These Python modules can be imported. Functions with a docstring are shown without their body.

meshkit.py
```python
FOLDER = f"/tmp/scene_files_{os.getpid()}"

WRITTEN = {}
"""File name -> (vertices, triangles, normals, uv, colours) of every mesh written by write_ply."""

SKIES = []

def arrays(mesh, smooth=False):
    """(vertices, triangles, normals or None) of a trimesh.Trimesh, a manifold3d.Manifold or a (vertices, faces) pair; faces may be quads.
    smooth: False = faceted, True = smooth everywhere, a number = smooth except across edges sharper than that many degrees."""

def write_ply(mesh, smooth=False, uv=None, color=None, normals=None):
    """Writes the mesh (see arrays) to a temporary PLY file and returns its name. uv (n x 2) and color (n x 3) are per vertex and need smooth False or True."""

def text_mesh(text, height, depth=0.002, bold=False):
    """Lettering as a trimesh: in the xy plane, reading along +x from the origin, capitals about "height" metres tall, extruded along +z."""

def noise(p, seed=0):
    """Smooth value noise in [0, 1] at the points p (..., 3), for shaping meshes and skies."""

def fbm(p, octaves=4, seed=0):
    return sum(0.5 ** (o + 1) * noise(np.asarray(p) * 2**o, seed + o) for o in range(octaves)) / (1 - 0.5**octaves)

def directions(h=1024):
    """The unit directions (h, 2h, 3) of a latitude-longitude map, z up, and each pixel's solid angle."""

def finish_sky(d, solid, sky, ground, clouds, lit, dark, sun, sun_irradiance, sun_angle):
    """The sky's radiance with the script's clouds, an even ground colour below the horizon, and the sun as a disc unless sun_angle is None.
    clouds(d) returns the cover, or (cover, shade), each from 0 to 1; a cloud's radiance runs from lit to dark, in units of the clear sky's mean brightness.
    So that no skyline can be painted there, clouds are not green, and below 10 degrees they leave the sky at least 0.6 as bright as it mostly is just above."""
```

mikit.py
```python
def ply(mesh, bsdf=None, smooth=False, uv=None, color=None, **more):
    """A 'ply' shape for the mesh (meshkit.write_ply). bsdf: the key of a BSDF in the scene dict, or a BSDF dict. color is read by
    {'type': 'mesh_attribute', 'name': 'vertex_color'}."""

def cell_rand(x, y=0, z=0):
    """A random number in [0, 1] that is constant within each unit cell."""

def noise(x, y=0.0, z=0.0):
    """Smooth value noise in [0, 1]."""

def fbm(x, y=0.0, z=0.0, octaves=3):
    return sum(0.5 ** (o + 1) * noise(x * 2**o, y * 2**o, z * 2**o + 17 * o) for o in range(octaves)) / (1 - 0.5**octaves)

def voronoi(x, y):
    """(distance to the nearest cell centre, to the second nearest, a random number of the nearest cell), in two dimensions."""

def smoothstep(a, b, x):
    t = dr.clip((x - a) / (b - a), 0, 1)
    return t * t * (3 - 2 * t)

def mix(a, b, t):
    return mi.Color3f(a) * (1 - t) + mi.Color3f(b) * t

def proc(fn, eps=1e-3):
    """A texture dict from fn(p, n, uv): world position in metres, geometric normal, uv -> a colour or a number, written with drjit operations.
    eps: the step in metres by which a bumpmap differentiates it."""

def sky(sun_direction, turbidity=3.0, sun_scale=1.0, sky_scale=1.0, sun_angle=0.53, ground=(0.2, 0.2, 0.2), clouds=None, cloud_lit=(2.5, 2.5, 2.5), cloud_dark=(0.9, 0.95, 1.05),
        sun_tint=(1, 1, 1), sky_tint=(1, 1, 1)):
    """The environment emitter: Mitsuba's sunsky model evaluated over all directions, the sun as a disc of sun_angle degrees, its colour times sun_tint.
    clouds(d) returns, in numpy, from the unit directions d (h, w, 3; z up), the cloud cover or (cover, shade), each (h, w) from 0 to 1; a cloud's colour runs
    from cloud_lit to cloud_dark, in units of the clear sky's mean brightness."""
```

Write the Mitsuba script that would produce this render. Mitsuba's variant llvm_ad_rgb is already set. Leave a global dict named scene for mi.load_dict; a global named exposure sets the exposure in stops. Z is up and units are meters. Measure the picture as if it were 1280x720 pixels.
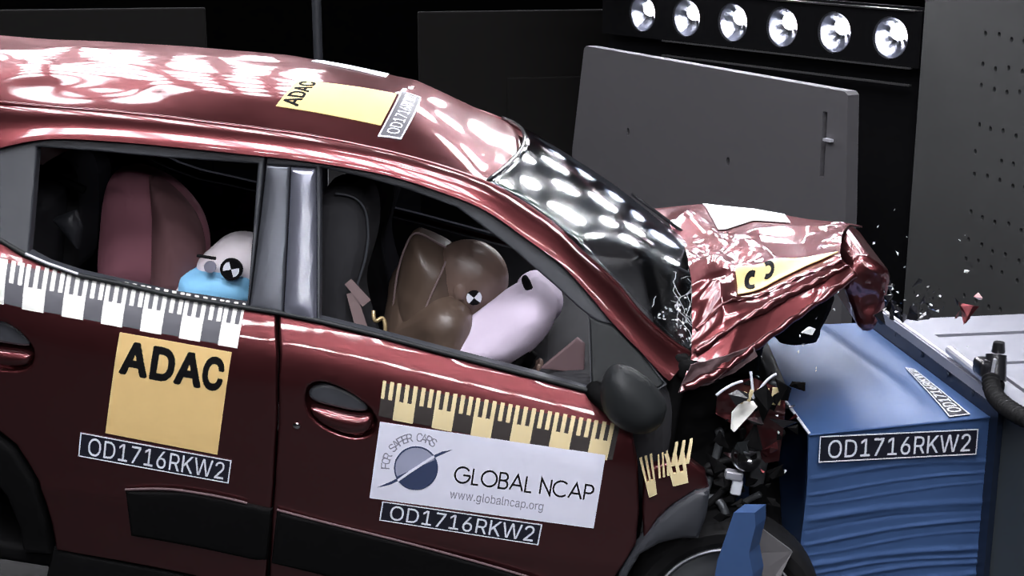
import math, random
import numpy as np, trimesh, shapely, manifold3d as m3
from shapely.geometry import Polygon, LineString, Point, box as sbox
from shapely import affinity
from shapely.ops import unary_union
import mitsuba as mi, drjit as dr, mikit, meshkit
from mikit import proc, noise, fbm, mix, smoothstep, voronoi
T = mi.ScalarTransform4f
rng = np.random.default_rng(7)
scene = {'type': 'scene'}
labels = {}
# ------------------------------------------------------------------ camera, exposure
exposure = 0.0
CAM = np.array([0.0, -4.35, 2.4])
YAW, PITCH = math.radians(8.0), math.radians(15.5)
AIM = CAM + np.array([math.sin(YAW)*math.cos(PITCH), math.cos(YAW)*math.cos(PITCH), -math.sin(PITCH)])
scene['camera'] = {'type': 'perspective', 'fov': 2*math.degrees(math.atan(640/1900)), 'fov_axis': 'x', 'near_clip': 0.05, 'far_clip': 60,
                   'to_world': T().look_at(origin=CAM.tolist(), target=AIM.tolist(), up=[0, 0, 1])}
# faint light of the hall, and the floodlight banks (position of the centre, aim point, rows, columns, lamp pitch, lamp radius, radiance, where it hangs)
HALL = 0.003
BANKS = [
    ((-1.0, 4.2, 5.0), (-.4, .3, 1.3), 5, 7, .50, .18, 15.0, 'high above the far side of the car roof'),
    ((-1.6, 7.9, 4.3), (-.4, .3, 1.3), 3, 8, .62, .22, 15.0, 'far behind the car, low over the backdrop'),
    ((2.4, 3.0, 2.72), (1.2, .1, 1.2), 4, 5, .46, .11, 62.0, 'behind the bonnet, above the grey board'),
    ((2.4, 7.6, 4.1), (.5, .2, 1.5), 5, 3, .62, .11, 40.0, 'far behind the bonnet, high up'),
    ((.4, -6.8, 4.3), (.2, -.4, 1.0), 1, 14, .36, .06, 200.0, 'in a single low row behind the camera'),
    ((.2, -6.4, 5.7), (.2, -.4, 1.0), 1, 14, .36, .06, 200.0, 'in a single high row behind the camera'),
    ((-.4, -3.6, 6.8), (0., -.2, .9), 4, 9, .55, .20, 36.0, 'high above the near side of the car'),
    ((1.6, -.3, 5.8), (1.3, .1, 1.0), 3, 5, .50, .17, 25.0, 'hung right above the crushed bonnet'),

]
RIG_RADIANCE = 60.0
scene['hall_glow'] = {'type': 'constant', 'radiance': {'type': 'rgb', 'value': [HALL, HALL, HALL*1.15]}}
# ------------------------------------------------------------------ materials
def rgb(c): return c if isinstance(c, dict) else {'type': 'rgb', 'value': list(c)}
def pr(name, base, rough=.5, metallic=0., spec=.5, coat=0., gloss=.97, bump=None, bscale=1.):
    b = {'type': 'principled', 'base_color': rgb(base), 'roughness': rough, 'metallic': metallic, 'specular': spec, 'clearcoat': coat, 'clearcoat_gloss': gloss}
    if bump is not None: b = {'type': 'bumpmap', 'arbitrary': {**bump}, 'scale': bscale, 'bsdf': b}
    scene[name] = {'type': 'twosided', 'bsdf': b}
    return name
def paint_mat(name, base, flake, rough, w, alpha=.012):
    lac = {'type': 'roughplastic', 'diffuse_reflectance': rgb(base), 'alpha': alpha, 'int_ior': 1.9, 'nonlinear': True}
    met = {'type': 'principled', 'base_color': rgb(flake), 'metallic': 1.0, 'roughness': rough, 'clearcoat': 1.0, 'clearcoat_gloss': .99}
    b = {'type': 'blendbsdf', 'weight': w, 'a': lac, 'b': met}
    scene[name] = {'type': 'twosided', 'bsdf': b}
pr('black', (.004, .004, .0042), .7, spec=.08)
pr('black_gloss', (.010, .010, .012), .18, coat=1)
pr('cloth_black', (.018, .018, .021), .85)
pr('cloth_grey', (.035, .035, .038), .85)
pr('trim_grey', (.036, .039, .046), .48)
pr('trim_dark', (.014, .016, .017), .55, spec=.35)
pr('rubber', (.006, .006, .0065), .7, spec=.3)
pr('steel', (.62, .63, .68), .42, metallic=.55)
pr('steel_dark', (.16, .17, .18), .45, metallic=.6)
pr('chrome', (.85, .86, .88), .12, metallic=1)
pr('silver_tape', (.28, .29, .36), .24, metallic=.75)
pr('pillar_tape', (.085, .09, .105), .28, metallic=.6)
paint_mat('paint', (.058, .0135, .0155), (.46, .11, .12), .31, .28, .007)
pr('paper_white', (.72, .73, .84), .55)
pr('paper_bright', (.82, .82, .84), .45)
pr('paper_yellow', (.74, .52, .22), .5)
pr('tape_yellow', (.72, .60, .34), .55)
pr('tape_white', (.86, .86, .80), .5)
pr('tape_dark', (.035, .028, .026), .55)
pr('tape_grey', (.10, .10, .115), .5)
pr('ink', (.005, .005, .006), .7, spec=.1)
pr('ink_blue', (.035, .05, .11), .5)
pr('ink_pale', (.32, .34, .46), .5)
pr('ink_grey', (.22, .22, .28), .5)
pr('label_dark', (.012, .013, .022), .4)
pr('letter_white', (.70, .73, .80), .5)
pr('barrier_blue', (.05, .105, .25), .5, metallic=.2, coat=.12)
pr('plate_shaded_blue', (.014, .022, .042), .4, metallic=.3)  # backing plate: a darker blue, with its shade put into the colour
pr('carriage_top', (.29, .295, .34), .5, metallic=.3)
pr('carriage_side', (.045, .055, .06), .6)
pr('skin', (.155, .105, .085), .36, coat=.3)
pr('shirt_brown', (.085, .058, .043), .42, coat=.2)
pr('airbag_cloth', (.62, .54, .66), .8)
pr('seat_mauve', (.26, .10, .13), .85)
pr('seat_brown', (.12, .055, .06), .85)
pr('strap', (.19, .135, .135), .7)
pr('suit_blue', (.22, .52, .78), .7)
pr('suit_white', (.80, .74, .78), .7)
pr('inner_trim', (.12, .075, .08), .7)
pr('gold', (.55, .42, .22), .35, metallic=.7)
pr('wall_paint', (.030, .031, .031), .8)
pr('hall_black', (.003, .003, .003), .9, spec=.0)
pr('board_far', (.011, .0105, .010), .85, spec=.1)
pr('board_grey', (.066, .064, .069), .7)
pr('torn_grey', (.13, .125, .13), .6)
pr('floor_paint', (.018, .018, .019), .6, spec=.3)
pr('rig_black', (.003, .003, .0035), .8, spec=.05)
pr('rig_edge', (.10, .10, .10), .3, metallic=.8)
scene['glass'] = {'type': 'thindielectric', 'int_ior': 1.55}
scene['screen_glass'] = {'type': 'blendbsdf', 'weight': .12, 'a': {'type': 'thindielectric', 'int_ior': 1.55}, 'b': {'type': 'twosided', 'bsdf': {'type': 'roughconductor', 'alpha': .03, 'specular_reflectance': {'type': 'rgb', 'value': [.5, .55, .6]}}}}
scene['darkening_glass'] = {'type': 'thindielectric', 'int_ior': 1.5, 'specular_transmittance': {'type': 'rgb', 'value': [.22, .22, .24]}}  # see-through but dimmed, for the panes added on the far side
scene['frost'] = {'type': 'twosided', 'bsdf': {'type': 'principled', 'base_color': {'type': 'rgb', 'value': [.62, .66, .66]}, 'roughness': .25, 'specular': .8}}
pr('reflector', (.22, .23, .27), .30, metallic=1)
# ------------------------------------------------------------------ helpers
COUNT = {}
def numbered(key):
    n = COUNT.get(key, 0); COUNT[key] = n+1
    return key if n == 0 else f'{key}_{n:03d}'
def say(key, label=None, cat=None, group=None, kind=None):
    d = labels.setdefault(key, {})
    for k, v in (('label', label), ('category', cat), ('group', group), ('kind', kind)):
        if v: d[k] = v
def put(key, mesh, mat, smooth=30, **more):
    key = numbered(key)
    if isinstance(mesh, m3.Manifold):
        q = mesh.to_mesh(); mesh = trimesh.Trimesh(q.vert_properties[:, :3], q.tri_verts, process=False)
    scene[key] = mikit.ply(mesh, mat, smooth=smooth, **more)
    return key
def cat(*ms): return trimesh.util.concatenate([m for m in ms if m is not None and len(m.faces)])
def tube(pts, r, n=8, closed=False):
    P = np.asarray(pts, float); N = len(P); V = []
    R = np.broadcast_to(r, (N,))
    t = np.gradient(P, axis=0); t /= np.linalg.norm(t, axis=1, keepdims=True)+1e-12
    u = np.cross(t[0], [0.3, 0.2, 0.93]); u /= np.linalg.norm(u)
    for i in range(N):
        u = u-t[i]*(u@t[i]); u /= np.linalg.norm(u); w = np.cross(t[i], u)
        a = np.linspace(0, 2*np.pi, n, endpoint=False)
        V.append(P[i]+R[i]*(np.cos(a)[:, None]*u+np.sin(a)[:, None]*w))
    V = np.vstack(V); F = []
    for i in range(N-1):
        for k in range(n):
            a, b = i*n+k, i*n+(k+1) % n; F += [[a, b, b+n], [a, b+n, a+n]]
    c0, c1 = len(V), len(V)+1
    V = np.vstack([V, P[0], P[-1]])
    for k in range(n): F += [[c0, (k+1) % n, k], [c1, (N-1)*n+k, (N-1)*n+(k+1) % n]]
    return trimesh.Trimesh(V, F, process=False)
def smooth_path(pts, n=24):
    P = np.asarray(pts, float); k = np.arange(len(P))
    from scipy.interpolate import CubicSpline
    return CubicSpline(k, P)(np.linspace(0, len(P)-1, n))
def rbox(size, r=.01, center=(0, 0, 0), seg=3):
    s = np.asarray(size, float)/2; r = min(r, s.min()*.98); sp = m3.Manifold.sphere(r, 4*seg)
    pts = [sp.translate((s-r)*np.array(k)) for k in [(a, b, c) for a in (-1, 1) for b in (-1, 1) for c in (-1, 1)]]
    q = m3.Manifold.batch_hull(pts).translate(np.asarray(center, float)).to_mesh()
    return trimesh.Trimesh(q.vert_properties[:, :3], q.tri_verts, process=False)
def tm(man):
    q = man.to_mesh(); return trimesh.Trimesh(q.vert_properties[:, :3], q.tri_verts, process=False)
def prism(poly, z0, z1):
    """extrusion of an xy polygon between two heights"""
    m = trimesh.creation.extrude_polygon(Polygon(poly) if not hasattr(poly, 'exterior') else poly, z1-z0, engine='earcut'); m.apply_translation([0, 0, z0]); return m
def edges_once(F):
    e = np.vstack([F[:, [0, 1]], F[:, [1, 2]], F[:, [2, 0]]]); s = np.sort(e, 1)
    _, inv, c = np.unique(s, axis=0, return_inverse=True, return_counts=True)
    return e[c[inv.ravel()] == 1]
def gridmesh(poly, step, rings=()):
    """triangles of a polygon cut along a grid: (points, faces, distance to the outline)"""
    poly = shapely.make_valid(poly) if not poly.is_valid else poly
    regs, cur = [], poly
    for r in rings:
        nxt = poly.buffer(-r, join_style=2); regs.append(cur.difference(nxt)); cur = nxt
    regs.append(cur)
    key, V, F = {}, [], []
    def vid(x, y):
        k = (round(x*1e5), round(y*1e5))
        if k not in key: key[k] = len(V); V.append((x, y))
        return key[k]
    x0, y0, x1, y1 = poly.bounds
    xs = np.arange(math.floor(x0/step), math.ceil(x1/step)+1)*step
    ys = np.arange(math.floor(y0/step), math.ceil(y1/step)+1)*step
    for reg in regs:
        if reg.is_empty: continue
        shapely.prepare(reg)
        X, Y = np.meshgrid(xs[:-1], ys[:-1]); cells = shapely.box(X.ravel(), Y.ravel(), X.ravel()+step, Y.ravel()+step)
        full = shapely.contains(reg, cells); part = shapely.intersects(reg, cells) & ~full
        for c in cells[full]:
            a, b, c2, d = c.bounds
            i = [vid(a, b), vid(c2, b), vid(c2, d), vid(a, d)]; F += [[i[0], i[1], i[2]], [i[0], i[2], i[3]]]
        for g in shapely.intersection(reg, cells[part]):
            for q in getattr(g, 'geoms', [g]):
                if q.geom_type != 'Polygon' or q.area < 1e-9: continue
                v, f = trimesh.creation.triangulate_polygon(q, engine='earcut')
                i = [vid(*p) for p in v]
                F += [[i[a], i[b], i[c]] for a, b, c in f if len({i[a], i[b], i[c]}) == 3]
    V, F = np.array(V), np.array(F)
    cr = np.cross(np.c_[V[F[:, 1]]-V[F[:, 0]], np.zeros(len(F))], np.c_[V[F[:, 2]]-V[F[:, 0]], np.zeros(len(F))])[:, 2]
    F[cr < 0] = F[cr < 0][:, ::-1]
    d = shapely.distance(shapely.points(V), poly.boundary)
    return V, F, d
def shell(V2, F, front, back):
    """front(V2), back(V2) give the two skins; F runs counter-clockwise in V2 and the front normal follows it"""
    n = len(V2); E = edges_once(F)
    faces = np.vstack([F, F[:, ::-1]+n, np.c_[E[:, 0], E[:, 0]+n, E[:, 1]+n], np.c_[E[:, 0], E[:, 1]+n, E[:, 1]]])
    return trimesh.Trimesh(np.vstack([front, back]), faces, process=False)
TR = {
    'belt': [[-2.3294,1.1565],[-2.156,1.1299],[-2.069,1.1154],[-2.0023,1.0863],[-1.9361,1.0682],[-1.8482,1.0514],[-1.7395,1.047],[-1.5975,1.0369],[-1.4127,1.0361],[-1.304,1.0362],[-1.1946,1.0318],[-1.0404,1.0189],[-0.8408,0.9975],[-0.6183,0.9751],[-0.4396,0.9567],[-0.3281,0.9476],[-0.2385,0.9395]],
    'rail_low': [[-2.2872,0.0969,1.292],[-2.1655,0.1103,1.3248],[-2.1056,0.119,1.3483],[-1.9869,0.1406,1.3923],[-1.7979,0.1538,1.41],[-1.434,0.1631,1.4329],[-1.2613,0.1651,1.4388],[-1.096,0.1674,1.4368],[-0.9561,0.1661,1.418],[-0.8186,0.1627,1.3902],[-0.7004,0.1517,1.3361],[-0.5834,0.1395,1.2774],[-0.5063,0.1275,1.2231],[-0.4135,0.1086,1.1414],[-0.3211,0.0937,1.0765],[-0.2369,0.0778,1.008]],
    'rail_up': [[-2.3483,0.23,1.4264],[-2.2181,0.2321,1.4385],[-2.1534,0.2343,1.4443],[-2.023,0.2364,1.4542],[-1.8271,0.2386,1.4703],[-1.4443,0.2407,1.4882],[-1.2797,0.2429,1.4903],[-1.1358,0.245,1.4844],[-0.9904,0.245,1.4724],[-0.8312,0.245,1.4446],[-0.7258,0.245,1.4099],[-0.6167,0.228,1.3566],[-0.5534,0.211,1.3232],[-0.4112,0.194,1.2203],[-0.332,0.177,1.1597],[-0.1835,0.16,1.0638]],
    'frame_rear_out': [[-2.2262,1.3073],[-2.1053,1.3462],[-1.9866,1.3903],[-1.7976,1.408],[-1.4121,1.4321],[-1.4121,1.3921],[-1.3894,1.0397],[-1.4127,1.0361],[-1.5975,1.0369],[-1.7395,1.047],[-1.8482,1.0514],[-1.9361,1.0682],[-2.0023,1.0863],[-2.069,1.1154],[-2.1997,1.1381]],
    'rear_open': [[-2.0176,1.3608],[-1.8986,1.3696],[-1.6601,1.3851],[-1.4296,1.4062],[-1.4216,1.317],[-1.3946,1.0452],[-1.5985,1.0431],[-1.7405,1.0532],[-1.8495,1.0596],[-1.9371,1.0744],[-1.9909,1.0942]],
    'pillar_dark': [[-1.406,1.4078],[-1.3418,1.4137],[-1.2947,1.0335],[-1.3869,1.038]],
    'pillar_light': [[-1.3393,1.4119],[-1.2731,1.4181],[-1.2034,1.0325],[-1.2926,1.0338]],
    'frame_front_out': [[-1.41,1.4324],[-1.2609,1.4368],[-1.0957,1.4347],[-0.9557,1.4159],[-0.8182,1.3881],[-0.7001,1.334],[-0.583,1.2753],[-0.5059,1.221],[-0.4131,1.1393],[-0.3208,1.0744],[-0.2405,1.0032],[-0.3062,0.9487],[-0.4393,0.9547],[-0.618,0.9732],[-0.8404,0.9955],[-1.04,1.017],[-1.203,1.0306],[-1.2734,1.4201],[-1.406,1.4078]],
    'front_open': [[-1.2607,1.4221],[-1.16,1.4165],[-1.0229,1.4016],[-0.8814,1.3744],[-0.7145,1.2895],[-0.5808,1.2099],[-0.5144,1.1667],[-0.4806,1.1484],[-0.445,0.9623],[-0.6197,0.9834],[-0.8422,1.0058],[-1.0417,1.0271],[-1.1959,1.04]],
    'corner_panel': [[-0.4781,1.1466],[-0.4524,1.1377],[-0.4078,1.1337],[-0.3197,1.0681],[-0.2498,1.0061],[-0.3073,0.955],[-0.4403,0.9608]],
    'rear_door': [[-2.3073,1.1515],[-2.1556,1.1279],[-2.0686,1.1135],[-2.0018,1.0844],[-1.9357,1.0663],[-1.8478,1.0495],[-1.739,1.0451],[-1.5971,1.035],[-1.4123,1.0342],[-1.3145,1.0346],[-1.2921,0.9415],[-1.2707,0.7671],[-1.2583,0.5794],[-1.2521,0.3781],[-1.2508,0.2029],[-1.4365,0.2285],[-1.6656,0.2387],[-1.8481,0.242],[-1.8662,0.3404],[-1.9032,0.4633],[-1.9692,0.5607],[-2.0605,0.6191],[-2.1713,0.6354],[-2.2595,0.6314]],
    'front_door': [[-1.3078,1.0336],[-1.1942,1.0298],[-1.04,1.017],[-0.8404,0.9955],[-0.618,0.9732],[-0.4393,0.9547],[-0.3611,0.9473],[-0.3164,0.8739],[-0.2889,0.8029],[-0.2586,0.6574],[-0.2502,0.5623],[-0.2795,0.4775],[-0.3019,0.4146],[-0.2875,0.2705],[-0.4042,0.2183],[-0.7258,0.2225],[-1.0232,0.2149],[-1.2381,0.2127],[-1.2476,0.3789],[-1.254,0.5801],[-1.2653,0.768],[-1.2868,0.9423]],
    'rear_cladding': [[-1.6584,0.4806],[-1.4888,0.5064],[-1.3213,0.4988],[-1.2518,0.4937],[-1.2505,0.3296],[-1.2839,0.323],[-1.443,0.3334],[-1.5787,0.3373],[-1.6352,0.3371]],
    'front_cladding': [[-1.2384,0.4937],[-1.1187,0.4802],[-0.8924,0.4585],[-0.6644,0.4318],[-0.4341,0.3974],[-0.3017,0.3752],[-0.2975,0.2628],[-0.4281,0.2247],[-0.7298,0.2526],[-0.9392,0.2848],[-1.1012,0.3099],[-1.2384,0.321]],
    'fender': [[-0.2653,0.7685],[-0.2413,0.7947],[-0.207,0.8115],[-0.155,0.8284],[-0.1015,0.7996],[-0.0825,0.7555],[-0.1202,0.7448],[-0.1702,0.6939],[-0.2054,0.645],[-0.2304,0.5757],[-0.25,0.6588]],
    'arch_front': [[-0.2485,0.5527],[-0.2054,0.645],[-0.1702,0.6939],[-0.1202,0.7448],[-0.0833,0.7599],[-0.0764,0.6886],[-0.0858,0.6106],[-0.1353,0.602],[-0.1865,0.5785],[-0.2342,0.5354],[-0.2552,0.4668],[-0.2687,0.3551],[-0.288,0.362],[-0.2782,0.4702]],
    'arch_rear': [[-2.2594,0.6144],[-2.171,0.6233],[-2.0599,0.6023],[-1.9732,0.5451],[-1.9117,0.4516],[-1.8775,0.3327],[-1.8608,0.2298],[-1.9377,0.2214],[-1.9552,0.3084],[-1.9876,0.395],[-2.0428,0.4614],[-2.1245,0.496],[-2.2588,0.4908]],
    'handle_front': [[-1.2028,0.8361],[-1.2001,0.863],[-1.1747,0.8825],[-1.1352,0.88],[-1.0784,0.8625],[-1.0312,0.8368],[-1.0027,0.8055],[-1.0002,0.7711],[-1.0192,0.7493],[-1.0614,0.7375],[-1.1173,0.7466],[-1.1709,0.7724],[-1.1943,0.8031]],
    'flap_front': [[-1.1961,0.835],[-1.1925,0.8554],[-1.1516,0.873],[-1.0933,0.8602],[-1.0467,0.8388],[-1.0286,0.8195],[-1.0554,0.8081],[-1.1367,0.8129],[-1.1811,0.8192]],
    'lip_front': [[-1.193,0.8103],[-1.1358,0.8061],[-1.0545,0.8013],[-1.0192,0.8143],[-1.0085,0.7836],[-1.0265,0.755],[-1.073,0.7425],[-1.1338,0.7555],[-1.1714,0.7769]],
    'flap_rear': [[-2.1483,0.8373],[-2.14,0.8772],[-2.0878,0.9017],[-2.0343,0.9037],[-2.0039,0.8972],[-1.9718,0.8758],[-1.9527,0.8518],[-1.965,0.8429],[-2.0298,0.8434],[-2.116,0.8404]],
    'lip_rear': [[-2.1582,0.8243],[-2.0289,0.83],[-1.947,0.8345],[-1.9412,0.815],[-1.9547,0.7922],[-2.0254,0.7804],[-2.112,0.7796],[-2.1524,0.8002]],
    'handle_rear': [[-2.1732,0.8558],[-2.152,0.8955],[-2.0993,0.9132],[-2.035,0.9101],[-2.0044,0.9015],[-1.9677,0.8787],[-1.9394,0.8472],[-1.9353,0.8228],[-1.9459,0.7913],[-1.9817,0.7762],[-2.0247,0.7713],[-2.1115,0.7705],[-2.1615,0.8078]],
    'lock': [[-1.2139,0.7489]],
    'yellow': [[-1.7158,0.929],[-1.4125,0.923],[-1.4179,0.6288],[-1.7269,0.6397]],
    'yellow_text': [[-1.716,0.9139],[-1.4302,0.9117],[-1.4241,0.8127],[-1.7097,0.8219]],
    'id_rear': [[-1.7944,0.6303],[-1.3773,0.619],[-1.3791,0.5485],[-1.7961,0.558]],
    'id_rear_text': [[-1.7717,0.6199],[-1.385,0.6081],[-1.3888,0.5565],[-1.7745,0.5665]],
    'ncap': [[-0.9929,0.7979],[-0.377,0.8045],[-0.3729,0.5897],[-0.9917,0.5728]],
    'id_front': [[-0.9557,0.5694],[-0.5129,0.5771],[-0.5136,0.5128],[-0.9569,0.5103]],
    'id_front_text': [[-0.93,0.5593],[-0.5431,0.5717],[-0.5415,0.5202],[-0.928,0.5106]],
    'ncap_logo': [[-0.8895,0.6847]],
    'ncap_logo_r': [[-0.8259,0.6861]],
    'ncap_text_l': [[-0.7794,0.6539]],
    'ncap_text_r': [[-0.3779,0.6821]],
    'ncap_text_tl': [[-0.7818,0.7147]],
    'url_l': [[-0.7849,0.6314]],
    'url_r': [[-0.5164,0.6252]],
    'tape_rear_top': [[-2.1445,1.0818],[-2.0593,1.0728],[-1.9764,1.0636],[-1.8492,1.0576],[-1.7191,1.0543],[-1.5889,1.0509],[-1.4972,1.0483],[-1.3995,1.0487]],
    'tape_rear_bot': [[-2.1346,0.9666],[-2.0528,0.9575],[-1.9715,0.95],[-1.8391,0.9459],[-1.7137,0.9419],[-1.5839,0.9383],[-1.4905,0.936],[-1.3994,0.9354]],
    'tape_front_top': [[-1.0012,0.9114],[-0.8244,0.9055],[-0.649,0.8994],[-0.5172,0.8953],[-0.4399,0.8914],[-0.3518,0.8892]],
    'tape_front_bot': [[-0.999,0.8107],[-0.8234,0.803],[-0.6497,0.7971],[-0.5177,0.7934],[-0.4408,0.7921],[-0.357,0.7898]],
    'fender_mark_a': [[-0.2711,0.7765],[-0.2431,0.7922],[-0.2215,0.7207],[-0.2412,0.7078]],
    'fender_mark_b': [[-0.2079,0.8046],[-0.16,0.8192],[-0.1442,0.7679],[-0.1829,0.7504]],
    'fender_mark_c': [[-0.2423,0.8125],[-0.2145,0.8298],[-0.1969,0.7795],[-0.2253,0.7659]],
    'fender_mark_d': [[-0.2073,0.852],[-0.1576,0.8702],[-0.1493,0.8208],[-0.199,0.8039]],
    'wheel_front': [[0.0427,0.07,0.3556]],
    'roof_front': [[-0.7652,0.2,1.4446],[-0.7088,0.5,1.4626],[-0.6879,0.85,1.4419]],
    'roof_white': [[-1.4361,1.15,1.5762],[-1.1963,1.15,1.5727],[-1.1957,0.98,1.5538],[-1.4338,0.98,1.564]],
    'seat': [[-1.2839,1.2529],[-1.2766,1.3063],[-1.2385,1.3338],[-1.1932,1.3413],[-1.155,1.3311],[-1.1303,1.302],[-1.1148,1.238],[-1.1145,1.1661],[-1.125,1.1039],[-1.1349,1.0364],[-1.1068,0.9477],[-1.059,0.8562],[-1.019,0.5571],[-1.2324,0.5205],[-1.2713,0.92]],
    'seat_cushion': [[-1.1056,0.8483],[-0.6881,0.7676],[-0.6256,0.676],[-0.6253,0.5203],[-1.0597,0.498]],
    'back': [[-0.9931,0.7919],[-1.0255,0.9241],[-1.0341,1.0215],[-1.0334,1.1192],[-1.0216,1.1864],[-1.0018,1.2281],[-0.9566,1.2212],[-0.8953,1.2002],[-0.8431,1.163],[-0.8138,1.0461],[-0.85,0.8914],[-0.8858,0.81]],
    'seam': [[-0.8943,1.1809],[-0.9039,1.1367],[-0.9205,1.0767],[-0.9358,1.0068]],
    'vent': [[-0.6769,1.1779],[-0.6631,1.1895],[-0.6463,1.169],[-0.6331,1.1432],[-0.6499,1.1357],[-0.666,1.1517]],
    'airbag': [[-0.8839,0.9185],[-0.8309,0.9861],[-0.7631,1.0606],[-0.6953,1.1298],[-0.6365,1.1659],[-0.5882,1.1525],[-0.5541,1.1005],[-0.5635,1.0311],[-0.6115,0.9546],[-0.6866,0.8976],[-0.7973,0.8863]],
    'airbag_dark': [[-0.6943,1.0954],[-0.6548,1.1465],[-0.6031,1.1502],[-0.555,1.1187],[-0.5314,1.0631],[-0.5473,1.0154],[-0.6108,1.0222]],
    'child_seat': [[-1.9145,0.8525],[-1.9279,0.9557],[-1.9277,1.0673],[-1.9278,1.153],[-1.9148,1.2232],[-1.8823,1.2575],[-1.8412,1.2738],[-1.7885,1.2657],[-1.7274,1.2444],[-1.6735,1.2024],[-1.6305,1.1534],[-1.6042,1.0841],[-1.599,1.0106],[-1.6049,0.9044]],
    'child_blue': [[-1.6588,0.8853],[-1.66,0.9936],[-1.639,1.0138],[-1.599,1.0277],[-1.5511,1.0523],[-1.4637,1.0503],[-1.4353,1.0431],[-1.404,0.9281]],
    'child_white': [[-1.633,0.9893],[-1.6008,1.0436],[-1.5508,1.0836],[-1.5052,1.1179],[-1.4686,1.1264],[-1.4439,1.1159],[-1.4315,1.0474],[-1.446,1.0083]],
    'child_target': [[-1.4925,1.0621]],
    'child_target_r': [[-1.4632,1.067]],
    'head': [[-0.8267,1.0922]],
    'head_r': [[-0.7182,1.1372]],
    'head_mark': [[-0.7986,1.0841]],
    'shoulder': [[-0.9681,1.1248]],
    'elbow': [[-0.971,0.9271]],
    'hump': [[-1.0098,1.2001],[-0.8985,1.1719],[-0.8516,1.098]],
    'torso': [[-0.9213,0.9989],[-0.9846,0.7588],[-0.845,0.8082]],
    'hand': [[-0.7513,0.9614],[-0.868,0.959]],
    'corner_trim': [[-0.5837,0.9662],[-0.4972,1.071],[-0.4743,1.0559],[-0.4623,0.9724]],
    'belt_a': [[-1.1517,1.1032],[-1.091,1.0523]],
    'belt_b': [[-1.1388,1.0725],[-1.0945,0.976]],
    'buckle': [[-1.0418,0.9971]],
    'rear_head': [[-2.2391,1.0141],[-2.2427,1.1326],[-2.1807,1.1665],[-2.1214,1.1657],[-2.0972,1.0906],[-2.0817,0.9329],[-2.0853,0.783],[-2.2183,0.8018]],
    'rear_belt': [[-2.1519,1.1934],[-2.0078,1.1478]],
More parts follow.
